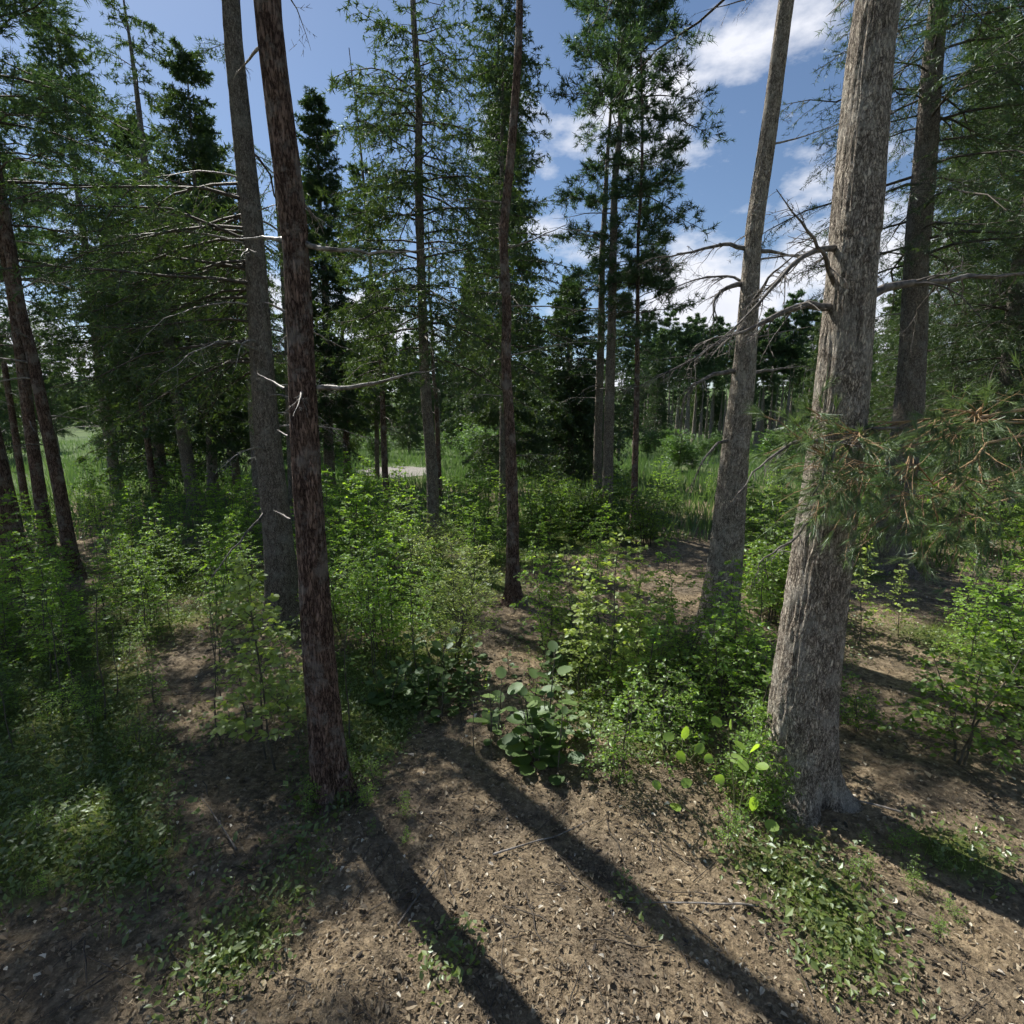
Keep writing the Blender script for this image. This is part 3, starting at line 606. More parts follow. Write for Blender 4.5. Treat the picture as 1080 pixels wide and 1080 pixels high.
# shared-mesh tree sets ------------------------------------------------
def proto_tree(name, h, r, mat, cr, seed, sides=8, lean=0.0):
    rng = np.random.default_rng(seed)
    P = np.array([[0, 0, 0], [lean*.3, 0, h*.4], [lean*.6, .1, h*.75], [lean, 0, h+.2]], float)
    T = Trunk(smooth_path(P, 30), r, .02, h)
    root = thing(name, 'x', 'tree', (0, 0, 0))
    trunk_mesh(T, M[mat], root, sides, .5, .3, .04, seed)
    crown(rng, T, parent=root, **cr)
    return root
def place(proto, loc, rz, s, label, group, cat=None, first=[set()]):
    used = first[0]
    if proto.name not in used:
        used.add(proto.name); r = proto
    else:
        r = proto.copy(); C.objects.link(r)
        for ch in list(proto.children):
            c = ch.copy(); C.objects.link(c); c.parent = r
            for g_ in list(ch.children):
                d = g_.copy(); C.objects.link(d); d.parent = c
    r.location = loc; r.rotation_euler = (0, 0, rz); r.scale = (s, s, s)
    r['label'] = label; r['group'] = group
    if cat: r['category'] = cat
    return r
FP = dict(s0b=.1, s0t=.6, droop=.25, style='pine', jag=.05, ntw=9, nsub=3, M_=7, mat=M['needle_pine'], twig_w=.015)
far_pine = [proto_tree('pine_tree', 15, .30, 'bark_mid', dict(FP, z0=8.5, z1=14.8, nb=44, Lb=2.4, Lt=.5, needle=.30, nw_=.075), 200+i, lean=.6-.4*i) for i in range(4)]
FS = dict(s0b=-.05, s0t=.5, droop=.3, style='spruce', jag=.02, ntw=10, nsub=2, M_=6, twig_w=.012)
far_spruce = [proto_tree('spruce_tree', 13, .18, 'bark_mid', dict(FS, z0=.8, z1=12.9, nb=120, Lb=2.7, Lt=.1, needle=.28, nw_=.11), 210+i) for i in range(3)]
def put(kind, px, py, s, label, group, rng):
    g = G(px, py) if py is not None else None
    place(kind, (g[0], g[1], g[2]-.05), rng.uniform(0, 6.28), s*rng.uniform(.85, 1.12), label, group)
mid_spruce = [proto_tree('spruce_tree', 15, .2, 'bark_mid', dict(SPR, z0=1.2+i, z1=14.8, nb=230, Lb=2.7, Lt=.3, needle=.16, nw_=.05, ntw=12, nsub=2, M_=7), 220+i, lean=.2) for i in range(3)]
rng = np.random.default_rng(50)
def many(kinds, n, x0, x1, y0, y1, s0, s1, label, group, skip=()):
    for k in range(n):
        px = x0+(x1-x0)*(k+rng.random())/n
        if any(a < px < b for a, b in skip): continue
        put(kinds[k % len(kinds)], px, rng.uniform(y0, y1), rng.uniform(s0, s1), label, group, rng)
many(far_pine, 54, 665, 905, 464, 474, .78, .92, 'bare-stemmed pine in the distant grove seen around the pale trunks right of centre', 'pines of the distant grove right of centre')
many(far_pine, 26, 330, 530, 460, 468, .75, .9, 'distant pine in the grove behind the gravel patch and the central trunks', 'pines of the distant grove left of centre')
many(far_spruce+far_pine[:1], 34, -160, 160, 453, 457, .6, .85, 'small pointed spruce in the treeline beyond the left meadow', 'spruces of the treeline beyond the left meadow')
many(far_spruce+far_pine[:2], 100, 150, 1300, 453, 459, .8, 1.1, 'far tree in the dark wood closing the view behind the distant groves', 'trees of the far wood')
many(far_spruce, 90, -100, 1300, 450, 453, 1.1, 1.5, 'tree in the last line of the wood on the horizon', 'trees on the horizon')
many(far_spruce, 26, 200, 600, 464, 474, .38, .6, 'young spruce in the belt in front of the distant groves', 'young spruces in front of the distant groves')
many(far_spruce+far_pine[:1], 22, 880, 1280, 462, 486, .75, 1.0, 'spruce in the shade between the right-hand trunks and the far wood', 'spruces behind the right-hand trunks')
for px, py, s_, lab in ((132, 492, .9, 'tall spruce behind the slim far-left trunk, right of the meadow gap'), (186, 488, 1., 'tall spruce behind the leaning left trunk'), (283, 486, 1., 'tall spruce almost hidden by the thick grey trunk'),
      (18, 484, .8, 'spruce behind the leftmost pine cluster'), (-20, 492, 1., 'spruce at the left edge behind the leftmost pine cluster'), (322, 482, .9, 'tall spruce directly behind the nearest reddish pine'), (432, 478, .72, 'spruce behind the pale grey-brown trunk'),
      (500, 482, .9, 'spruce behind the left flank of the tall dense dark spruce'), (566, 480, .85, 'spruce behind the right flank of the tall dense dark spruce'), (652, 482, .85, 'spruce directly behind the close pair of straight trunks'), (690, 476, .65, 'lower spruce right of the slender plumed pine'),
      (858, 484, .8, 'spruce seen just left of the massive foreground trunk'), (935, 494, 1., 'tall spruce right behind the shaded grey trunk'), (1035, 505, .9, 'spruce behind the pine boughs near the right edge'), (1110, 520, 1., 'spruce just outside the right edge'),
      (245, 498, .9, 'tall spruce left of the thick grey trunk'), (62, 476, .6, 'smaller spruce in the gap of the left meadow')):
    put(mid_spruce[int(px) % 3], px, py, s_, lab, 'spruces of the middle distance', rng)
near_pine = [proto_tree('pine_tree', 15, .2, 'bark_red', dict(PIN, z0=7.5, z1=14.8, nb=60, Lb=2.4, Lt=.5, needle=.12, nw_=.016), 230+i, lean=.3, sides=16) for i in range(2)]
# trees beside the picture that shade the floor as the photograph shows (they stand just outside its edges)
for (x, y, s) in ((-6.5, 3.2, .95), (-8.5, 8.5, 1.0), (-9.5, 6.2, .9), (-4.8, 1.2, .9), (-5.0, -1.5, .9), (-11, 5.0, 1.0), (7.8, 4.4, .9), (9.8, 8.0, 1.), (5.5, -2.5, .9), (-2.5, -4, .9), (2, -5, .9)):
    place(near_pine[int(abs(x)*7) % 2], (x, y, float(gz(x, y))-.05), rng.uniform(0, 6.28), s, 'neighbouring pine just outside the edge of the view', 'pines just outside the view')

# ------------------------------------------------------------------ broadleaf shrubs and saplings
def sapling_proto(name, cat, h, nb, Lb, leaf, lsize, nleaf, mat, seed, s0=.5, droop=.25, stems=1, flat=.75, shape='cone', lo=.25, rstem=.010, spread=.25, sub=0):
    rng = np.random.default_rng(seed)
    root = thing(name, 'x', cat, (0, 0, 0))
    chs, chl = [], []
    for s_ in range(stems):
        a = rng.uniform(0, 6.28); d = np.array([math.cos(a), math.sin(a), 0])*(spread*h if stems > 1 else .06*h)
        hh = h*(1 if s_ == 0 else rng.uniform(.6, .95)); K = 8; t = np.linspace(0, 1, K)
        SP = np.outer(t, [0, 0, hh])+np.outer(t**1.3, d)+np.cumsum(rng.normal(0, .012*h, (K, 3)), 0)*np.array([1, 1, 0]); SP[0] = [d[0]*.1, d[1]*.1, -.04]
        chs.append(tubes(SP[None], (rstem*(1-.8*t))[None], 6))
        u = lo+(1-lo)*(np.arange(nb)+rng.random(nb))/nb; base, _ = along(SP[None], u[None]); base = base[0]
        az = np.arange(nb)*2.4+rng.normal(0, .4, nb)
        if shape == 'cone': L = Lb*(1.08-u)**.7*rng.uniform(.6, 1.15, nb)
        else: L = Lb*np.sin(np.clip((u-lo)/(1-lo), .08, .93)*math.pi)**.5*rng.uniform(.6, 1.15, nb)
        P = branch_paths(rng, base, az, L, np.full(nb, s0)+rng.normal(0, .12, nb), np.full(nb, droop), 5, .05)
        chs.append(tubes(P, (rstem*.32)*np.ones((nb, 1))*(1-.7*np.linspace(0, 1, 5)[None]), 3))
        if sub:
            t2 = rng.uniform(.3, .95, (nb, sub)); p2, g2 = along(P, t2)
            sd = norm(np.cross(g2, [0, 0, 1.]))*rng.choice([-1, 1], (nb, sub, 1))
            d2 = norm(g2*.8+sd*.8+rng.normal(0, .15, g2.shape)); l2 = (L[:, None]*.45*rng.uniform(.5, 1, (nb, sub)))
            s3 = np.linspace(0, 1, 5)[None, :, None]
            p2, d2, l2 = p2.reshape(-1, 3), d2.reshape(-1, 3), l2.ravel()
            P2 = p2[:, None]+d2[:, None]*l2[:, None, None]*s3+np.array([0, 0, -.12])*l2[:, None, None]*s3**2
            chs.append(tubes(P2, np.full((len(p2), 1), .002)*(1-.5*s3[..., 0]), 3))
            P = np.concatenate([P, P2])
            L = np.concatenate([L, l2])
        for PP, LL, cntmul in ((P, L, 1),):
            nn = max(3, nleaf); B = len(PP)
            tl = .12+.88*(np.arange(nn)[None]+rng.uniform(0, .7, (B, nn)))/nn; keep = rng.random((B, nn)) < np.clip(LL/(Lb*.55), .4, 1)[:, None]
            p, tg = along(PP, tl); side = norm(np.cross(tg, [0, 0, 1.]))*np.where(np.arange(nn) % 2, 1, -1)[None, :, None]
            dl = norm(tg*.7+side*.8+rng.normal(0, .22, p.shape)+np.array([0, 0, -.05]))
            p, dl = p[keep], dl[keep]
            up = norm(np.array([0, 0, 1.])*flat+rng.normal(0, 1-flat+.15, p.shape))
            sz = lsize*rng.uniform(.55, 1.2, len(p))
            chl.append(inst(leaf[0], leaf[1], frames(dl, up), p+dl*sz[:, None]*.12, sz, rng.random(len(p))))
        # leaves at the stem top
        nn = 7; tp = SP[-1]+rng.normal(0, lsize*.35, (nn, 3)); dl = norm(rng.normal(0, 1, (nn, 3))+np.array([0, 0, .6]))
        chl.append(inst(leaf[0], leaf[1], frames(dl, norm(rng.normal(0, .4, (nn, 3))+np.array([0, 0, 1.]))), tp, np.full(nn, lsize*.7), rng.random(nn)))
    build('stem', chs, [M['stem']], root); build('foliage', chl, [M[mat]], root)
    return root
def seedling_proto(h, n, lsize, mat, seed, stems=1):
    """straight shoot carrying opposite pairs of broad round leaves"""
    rng = np.random.default_rng(seed); root = thing('broadleaf_seedling', 'x', 'plant', (0, 0, 0)); chs, chl = [], []
    for s_ in range(stems):
        o = np.array([rng.normal(0, .09), rng.normal(0, .09), 0])*(stems > 1); hh = h*(1 if not s_ else rng.uniform(.5, 1))
        K = 5; t = np.linspace(0, 1, K); SP = o+np.outer(t, [rng.normal(0, .04), rng.normal(0, .04), hh]); SP[0, 2] = -.03
        chs.append(tubes(SP[None], (.005*(1-.6*t))[None], 5))
        for k in range(n):
            u = (k+.6)/n; p = SP[0]*(1-u)+SP[-1]*u; a = k*1.57+rng.normal(0, .3)
            for q in (0, math.pi):
                d = np.array([[math.cos(a+q), math.sin(a+q), rng.uniform(-.25, .25)+u*.5]])
                sz = lsize*(1.15-.65*u)*rng.uniform(.8, 1.15); ls = sz*.45
                pe = p+norm(d)[0]*ls
                chs.append(tubes(np.array([[p, pe]]), np.array([[.0022, .0016]]), 3))
                up = norm(np.array([[0, 0, 1.]])+rng.normal(0, .25, (1, 3)))
                chl.append(inst(ROUND[0], ROUND[1], frames(d, up), pe[None], np.array([sz]), np.array([rng.random()]), smooth=True))
    build('stem', chs, [M['stem']], root); build('foliage', chl, [M[mat]], root)
    return root
FS_ = {}
FS_['beech'] = [sapling_proto('young_beech', 'sapling', 1.6, 26, .55, LEAF, .055, 11, 'leaf_bright', 300+i, s0=.25, droop=.25, sub=3) for i in range(4)]
FS_['birch'] = [sapling_proto('birch_sapling', 'sapling', 1.85, 34, .46, LEAFW, .068, 8, 'leaf_pale', 310+i, s0=.6, droop=.2, lo=.12, sub=2) for i in range(3)]
FS_['willow'] = [sapling_proto('willow_shrub', 'shrub', 1.4, 34, .42, LEAFN, .042, 13, 'leaf_pale', 320+i, s0=.9, droop=.15, stems=4, lo=.1, shape='round', sub=3, spread=.13) for i in range(2)]
FS_['thicket'] = [sapling_proto('leafy_shrub', 'shrub', 1.5, 34, .42, LEAF, .052, 9, 'leaf_bright', 330+i, s0=.55, droop=.2, stems=1, lo=.1, sub=3) for i in range(4)]
FS_['dark'] = [sapling_proto('leafy_shrub', 'shrub', 1.1, 22, .5, LEAFW, .048, 8, 'leaf_mid', 340+i, s0=.4, droop=.2, stems=3, lo=.1, sub=3, spread=.25) for i in range(4)]
FS_['airy'] = [sapling_proto('leafy_shrub', 'shrub', 1.1, 20, .45, LEAF, .050, 8, 'leaf_mid' if i == 1 else 'leaf_bright', 345+i, s0=.5, droop=.25, stems=2, lo=.15, sub=2, spread=.2) for i in range(3)]
FS_['far'] = [sapling_proto('tall_shrub', 'shrub', 3.4, 36, 1.3, LEAFQ, .17, 9, 'leaf_far', 350+i, s0=.6, droop=.2, stems=4, lo=.15, shape='round', sub=3, spread=.2, rstem=.03) for i in range(3)]
FS_['stalk'] = [sapling_proto('thin_sapling', 'sapling', 1.1, 9, .28, LEAFQ, .045, 6, 'leaf_mid', 360+i, s0=.4, droop=.2, lo=.45, rstem=.007) for i in range(3)]
FS_['seed'] = [seedling_proto(.5, 5, .125, 'leaf_dark', 370, 4), seedling_proto(.42, 5, .11, 'leaf_dark', 371, 3), seedling_proto(.34, 5, .09, 'leaf_dark', 372, 1)]
cnt = {}
def plant(kind, px, py, hpx=None, label='', group='', rz=None, rng=np.random.default_rng(400), pos=None):
    """hpx: wanted height in photo pixels"""
    lst = FS_[kind]; k = cnt.get(kind, 0); cnt[kind] = k+1
    g = G(px, py) if pos is None else np.array(pos)
    h0 = {'beech': 1.65, 'birch': 1.9, 'willow': 1.4, 'thicket': 1.5, 'dark': 1.1, 'airy': 1.1, 'far': 3.6, 'stalk': 1.1, 'seed': .5}[kind]
    s = 1.0 if hpx is None else (atY(px, py-hpx, g[1])[2]-g[2])/h0
    o = place(lst[k % len(lst)], tuple(g), rng.uniform(0, 6.28) if rz is None else rz, s, label, group)
    return o
# singled-out plants of the foreground and middle ground
S = [
 ('birch', 292, 812, 232, 'tall leafy sapling hugging the left side of the nearest reddish pine', None),
 ('birch', 281, 800, 200, 'leafy sapling directly behind the tall one beside the nearest reddish pine', None),
 ('birch', 306, 775, 130, 'leafy sapling squeezed between the nearest reddish pine and its tall neighbour sapling', None),
 ('birch', 262, 760, 150, 'lower leafy sapling left of the one beside the nearest reddish pine', None),
 ('stalk', 368, 785, 150, 'spindly sapling with a bare stem just right of the nearest reddish pine', None),
 ('beech', 416, 692, 135, 'bright feathery sapling on a bare stem between the nearest reddish pine and the pale shrub', None),
 ('willow', 484, 712, 135, 'airy shrub with tiny pale leaves left of the central pine, round-leaved seedlings at its foot', None),
 ('willow', 455, 640, 95, 'second airy small-leaved shrub behind the first, below the pale grey-brown trunk', None),
 ('birch', 640, 742, 185, 'tall sapling with bright round leaves right of the central pine, biggest plant there', None),
 ('birch', 607, 735, 110, 'pale-leaved young birch at the left foot of the biggest sapling by the dark path', None),
 ('beech', 577, 680, 95, 'feathery green sapling directly right of the central pine', None),
 ('birch', 522, 672, 50, 'small pale leafy plant at the left foot of the central pine', None),
 ('birch', 905, 680, 105, 'pale-leaved bush right of the massive foreground trunk', None),
 ('birch', 948, 672, 78, 'smaller pale-leaved bush at the foot of the shaded grey trunk', None),
 ('beech', 1048, 735, 155, 'large bright layered bush at the right edge of the view', None),
 ('beech', 1010, 700, 100, 'layered bush left of the large one at the right edge', None),
 ('beech', 46, 690, 115, 'bright layered sapling on a bare stem at the far left', None),
 ('beech', 78, 715, 90, 'shorter layered sapling right of the far-left bright one', None),
 ('stalk', 160, 680, 95, 'thin-stemmed sapling with sparse crown beside the left bare patch', None),
 ('stalk', 122, 735, 95, 'slim upright sapling with sparse leaves, left of the bare ground', None),
 ('stalk', 80, 730, 90, 'darker thin sapling in front of the far-left bright one', None),
 ('dark', 12, 700, 85, 'dark glossy-leaved bush cut by the left edge', None),
 ('dark', -15, 760, 90, 'dark low bush at the lower left edge', None),
 ('airy', 655, 820, 110, 'leafy bush low down right of the round-leaved seedlings', None),
 ('airy', 700, 800, 110, 'low dense bush left of the massive foreground trunk, front row', None),
 ('beech', 775, 745, 125, 'bright layered bush against the left side of the massive trunk', None),
 ('thicket', 795, 700, 115, 'bright bush in the gap between the two pale right-hand trunks', None),
 ('airy', 690, 735, 75, 'low bush bordering the dark path', None),
 ('airy', 800, 850, 100, 'leafy bush hiding the foot of the massive trunk', None),
 ('airy', 625, 790, 80, 'low leafy bush right beside the round-leaved seedlings', None),
 ('birch', 1075, 640, 70, 'pale bush at the right edge below the pine boughs', None),
 ('dark', 905, 770, 60, 'low bush in the sun right of the massive trunk foot', None),
 ('dark', 770, 690, 60, 'small bush at the foot of the pale trunk with arching branches', None),
 ('beech', 240, 660, 110, 'dark layered bush left of the thick grey trunk', None),
 ('birch', 330, 700, 90, 'thin leafy sapling behind the nearest reddish pine', None),
]
for kind, px, py, hp, lab, _ in S: plant(kind, px, py, hp, lab, 'single saplings and bushes of the foreground')
for i, (px, py, hp) in enumerate(((425, 742, 62), (447, 752, 60), (412, 735, 40), (500, 722, 40), (545, 782, 85), (562, 792, 66), (578, 806, 62), (492, 700, 45), (458, 722, 62), (590, 770, 55))):
    place(FS_['seed'][i % 2], tuple(G(px, py)), i*1.3, (atY(px, py-hp, G(px, py)[1])[2])/.5, 'round-leaved seedling in the two clumps in front of the airy pale shrub' if px < 520 else 'round-leaved seedling in the clump at the front of the bare patch, centre', 'round-leaved seedlings')
place(FS_['seed'][2], tuple(G(466, 758)), 0, 1.35, 'lone bright round-leaved seedling standing in front of the left seedling clump', 'round-leaved seedlings')
place(FS_['seed'][2], tuple(G(519, 778)), 1, 1.1, 'small lone round-leaved seedling left of the centre clump', 'round-leaved seedlings')
place(FS_['seed'][2], tuple(G(572, 676)), 1, 1.0, 'round-leaved seedling at the foot of the feathery sapling by the central pine', 'round-leaved seedlings')
place(FS_['seed'][2], tuple(G(553, 676)), 2, .9, 'tiny round-leaved seedling just right of the central pine foot', 'round-leaved seedlings')
# big-leaved branchlet close to the camera
def bigleaf():
    rng = np.random.default_rng(5); b = G(770, 885); root = thing('alder_sapling', 'sapling with the largest leaves, close in front of the massive trunk', 'sapling', tuple(b))
    chs, chl = [], []
    spec = [([(770, 885), (760, 860), (735, 815), (712, 775)], [(706, 777, 170), (722, 774, 60), (720, 799, 200), (737, 790, 70)]),
            ([(770, 885), (776, 850), (772, 810), (768, 775)], [(757, 762, 120), (770, 764, 60), (779, 785, 350), (775, 800, 200), (783, 806, 330)]),
            ([(770, 885), (735, 862), (703, 838)], [(693, 828, 160), (723, 826, 60), (712, 850, 200)]),
            ([(770, 885), (785, 872), (800, 860)], [(795, 850, 90), (812, 870, 10), (780, 880, 180)]),
            ([(770, 885), (782, 845), (790, 800)], [(795, 790, 60), (802, 808, 20), (748, 800, 100), (760, 822, 140)])]
    Y0 = b[1]
    for line, leaves in spec:
        P = np.array([b]+[atY(px, py, Y0+.1) for px, py in line[1:]])-b; P[0, 2] = -.03
        z = np.linspace(0, len(P)-1, 10); Q = np.stack([np.interp(z, np.arange(len(P)), P[:, k]) for k in range(3)], -1)
        for _ in range(2): Q[1:-1] = (Q[:-2]+2*Q[1:-1]+Q[2:])/4
        chs.append(tubes(Q[None], np.linspace(.006, .0028, 10)[None], 5))
        for (px, py, ang) in leaves:
            p = atY(px, py, Y0+rng.uniform(-.05, .15))-b; a = R(ang)
            near = Q[np.argmin(np.linalg.norm(Q-p, axis=1))]
            d = norm((p-near)[None]+.02*rng.normal(0, 1, (1, 3)))
            st = p-d[0]*.035; chs.append(tubes(np.array([[near, st]]), np.array([[.0028, .002]]), 4))
            chl.append(inst(ROUND[0], ROUND[1], frames(d, norm(np.array([[.15, -.7, .8]])+rng.normal(0, .2, (1, 3)))), st[None], np.array([.10*rng.uniform(.8, 1.1)]), np.array([.6+.4*rng.random()]), smooth=True))
    build('stem', chs, [M['green_stem']], root); build('foliage', chl, [M['leaf_bright']], root)
bigleaf()
# thickets
rng = np.random.default_rng(60)
def patch(kind, n, x0, x1, y0, y1, h0, h1, label, group):
    for _ in range(n):
        px, py = rng.uniform(x0, x1), rng.uniform(y0, y1)
        plant(kind, px, py, rng.uniform(h0, h1)*(py-440)/100., label, group)
patch('thicket', 34, 85, 265, 545, 606, 34, 62, 'bright shrub in the thicket below the leaning left trunks', 'shrubs of the left thicket')
patch('thicket', 30, 322, 440, 545, 620, 36, 68, 'bright shrub in the thicket right of the nearest reddish pine', 'shrubs of the thicket right of the nearest reddish pine')
patch('thicket', 20, 466, 528, 540, 600, 34, 62, 'bright shrub in the thicket left of the central pine', 'shrubs of the thicket left of the central pine')
patch('dark', 26, 552, 705, 540, 575, 34, 50, 'dark green shrub in the thicket around the close pair of trunks', 'shrubs of the dark thicket right of the central pine')
patch('dark', 7, 110, 235, 600, 635, 24, 36, 'dark shrub in front of the left thicket', 'dark shrubs in front of the left thicket')
patch('dark', 18, 795, 840, 560, 660, 30, 55, 'shrub in the gap between the two pale right-hand trunks', 'shrubs between the pale right-hand trunks')
patch('thicket', 12, 690, 860, 530, 552, 36, 60, 'shrub at the edge of the reeds behind the pale trunks', 'shrubs at the edge of the reeds')
patch('dark', 18, 880, 1120, 548, 595, 34, 55, 'shrub in the shade beneath the pine boughs on the right', 'shrubs beneath the right-hand boughs')
patch('beech', 8, -60, 60, 600, 660, 42, 62, 'layered shrub under the leftmost pine cluster', 'shrubs under the leftmost pine cluster')
patch('thicket', 14, -90, 90, 540, 600, 30, 50, 'low shrub around the feet of the leftmost pines', 'shrubs at the feet of the leftmost pines')
patch('dark', 7, 985, 1150, 720, 830, 30, 48, 'low bush in the lower right corner under the large layered bush', 'low bushes of the lower right corner')
patch('stalk', 10, 380, 450, 610, 720, 35, 60, 'small green stalk in the sunlit clearing left of centre', 'stalks of the sunlit clearing')
patch('stalk', 14, 0, 240, 640, 800, 25, 50, 'small leafy stalk among the low growth at the lower left', 'stalks of the lower left')
patch('far', 12, 455, 545, 478, 500, 60, 110, 'tall light green shrub in the middle distance left of the central pine', 'tall shrubs of the middle distance, centre')
patch('far', 14, 675, 780, 470, 500, 48, 90, 'rounded green shrub on the meadow right of centre', 'rounded shrubs of the meadow')
patch('far', 12, 320, 420, 470, 492, 60, 90, 'light green shrub beyond the gravel patch', 'shrubs beyond the gravel patch')
patch('far', 12, 820, 1080, 475, 505, 60, 90, 'tall shrub behind the massive foreground trunk', 'tall shrubs behind the massive trunk')
patch('far', 8, -60, 230, 462, 480, 40, 70, 'shrub at the far side of the left meadow', 'shrubs of the left meadow')

patch('airy', 24, -60, 170, 650, 800, 8, 18, 'low leafy seedling in the green growth at the lower left', 'low seedlings at the lower left')
patch('thicket', 16, -80, 80, 600, 690, 20, 38, 'bright low shrub among the far-left saplings', 'low shrubs among the far-left saplings')
patch('airy', 12, 640, 830, 690, 850, 14, 26, 'leafy seedling in the dense patch left of the massive trunk', 'seedlings left of the massive trunk')
patch('thicket', 14, 330, 500, 605, 700, 22, 36, 'small bright shrub in the sunlit clearing left of centre', 'small shrubs of the sunlit clearing')
patch('birch', 5, 595, 680, 690, 740, 34, 55, 'pale-leaved sapling crowding around the biggest central sapling', 'saplings around the biggest central sapling')
patch('thicket', 9, 1010, 1140, 640, 730, 30, 48, 'bright shrub in the undergrowth right of the massive trunk', 'shrubs right of the massive trunk')
patch('airy', 5, 330, 440, 840, 930, 3, 6, 'tiny seedling on the bare floor at the bottom of the view', 'tiny seedlings at the bottom')
patch('airy', 14, 880, 1050, 870, 1000, 3, 7, 'tiny seedling on the floor below the massive trunk', 'tiny seedlings below the massive trunk')
patch('airy', 14, -40, 160, 830, 980, 3, 7, 'tiny seedling on the shaded floor at the bottom left', 'tiny seedlings at the bottom left')
patch('airy', 11, 655, 815, 690, 800, 24, 44, 'bright leafy bush in the mass left of the massive trunk', 'bushes massed left of the massive trunk')
patch('beech', 4, 700, 800, 640, 720, 36, 52, 'layered sapling between the dark path and the massive trunk', 'layered saplings left of the massive trunk')
patch('thicket', 12, 0, 180, 620, 720, 24, 44, 'fine-leaved sapling in the green growth left of the bare patch', 'fine saplings left of the bare patch')
patch('birch', 4, 640, 700, 650, 760, 26, 40, 'small pale-leaved sapling beside the dark path', 'small saplings beside the dark path')
patch('airy', 9, 760, 860, 830, 900, 8, 14, 'low green seedling around the foot of the massive trunk', 'seedlings around the massive trunk foot')
patch('airy', 8, 320, 400, 800, 870, 6, 12, 'low green seedling around the foot of the nearest reddish pine', 'seedlings around the nearest reddish pine foot')
patch('seed', 5, 480, 640, 690, 745, 9, 15, 'small round-leaved seedling on the litter behind the two seedling clumps', 'small round-leaved seedlings')
patch('beech', 7, 560, 640, 610, 700, 34, 52, 'feathery sapling among the plants between the central pine and the dark path', 'feathery saplings right of the central pine')
patch('thicket', 14, 120, 270, 610, 680, 26, 46, 'fine-leaved sapling left of the thick grey trunk', 'saplings left of the thick grey trunk')
patch('thicket', 12, 340, 450, 620, 700, 30, 50, 'fine-leaved sapling in the sunlit grass right of the nearest reddish pine', 'saplings of the sunlit grass')
patch('thicket', 10, 560, 640, 545, 600, 34, 52, 'slender sapling behind the feathery one right of the central pine', 'slender saplings behind the central pine')
patch('stalk', 12, 400, 700, 700, 830, 12, 26, 'thin leafy stalk on the litter between the seedling clumps', 'stalks between the seedling clumps')
# ------------------------------------------------------------------ ground cover
rng = np.random.default_rng(70)
def scatter(n, rmax, p=.6, a0=28, a1=152, rmin=.6):
    a = np.radians(rng.uniform(a0, a1, n)); r = rmin+(rmax-rmin)*rng.random(n)**(1/p if p < 1 else p)
    return r*np.cos(a), r*np.sin(a)
def yawframes(n, tilt):
    a = rng.uniform(0, 2*math.pi, n); d = np.stack([np.cos(a), np.sin(a), rng.normal(0, tilt, n)], -1)
    return frames(d, norm(np.stack([rng.normal(0, tilt, n), rng.normal(0, tilt, n), np.ones(n)], -1)))
def fall(n, rmax, tv, s0, s1, tilt, mat, name, label, bare=True, p=1.6, squeeze=None, lift=.006):
    x, y = scatter(n, rmax, p); g = green(x, y)
    k = rng.random(n) < (1.0-.8*g if bare else g*1.15); x, y = x[k], y[k]; n = len(x)
    s = rng.uniform(s0, s1, n)*np.where(rng.random(n) < .06, 1.6, 1)
    P = np.stack([x, y, gz(x, y)+lift+rng.random(n)*lift], -1)
    S = s if squeeze is None else np.stack([s*0+squeeze, s, s], 1)
    rn = np.clip(rng.beta(1.6, 2.6, n)+.25*vnoise(x*1.7, y*1.7, 0, 12), 0, 1); rn[rng.random(n) < .03] = 1.5 if squeeze is None else 1
    o = build(name, [inst(tv[0], tv[1], yawframes(n, tilt), P, S, rn)], [mat]); tag(o, label, 'ground cover', kind='stuff'); return o
CURL = leaf_t(.55, .5)
fall(60000, 15, CURL, .010, .042, .35, M['litter'], 'leaf_litter', 'brown and pale fallen leaves strewn over the bare forest floor')
fall(190000, 11, NEEDLE, .015, .05, .2, M['litter_needle'], 'needle_litter', 'thin brown needles and stalks littering the forest floor', squeeze=.0028, lift=.006)
# fallen twigs
n = 1900; x, y = scatter(n, 12, 1.2); a = rng.uniform(0, 6.28, n); L_ = .05+.42*rng.random(n)**3; K = 5; t = np.linspace(-.5, .5, K)
Px = x[:, None]+np.cos(a)[:, None]*L_[:, None]*t+rng.normal(0, .008, (n, K)); Py = y[:, None]+np.sin(a)[:, None]*L_[:, None]*t+rng.normal(0, .008, (n, K))
tag(build('fallen_twigs', [tubes(np.stack([Px, Py, gz(Px, Py)+.012+np.abs(rng.normal(0, .008, (n, K)))], -1), np.full((n, K), .0028)*rng.uniform(.6, 1.6, (n, 1)), 4)], [M['twig']]), 'grey broken twigs lying on the litter', 'ground cover', kind='stuff')
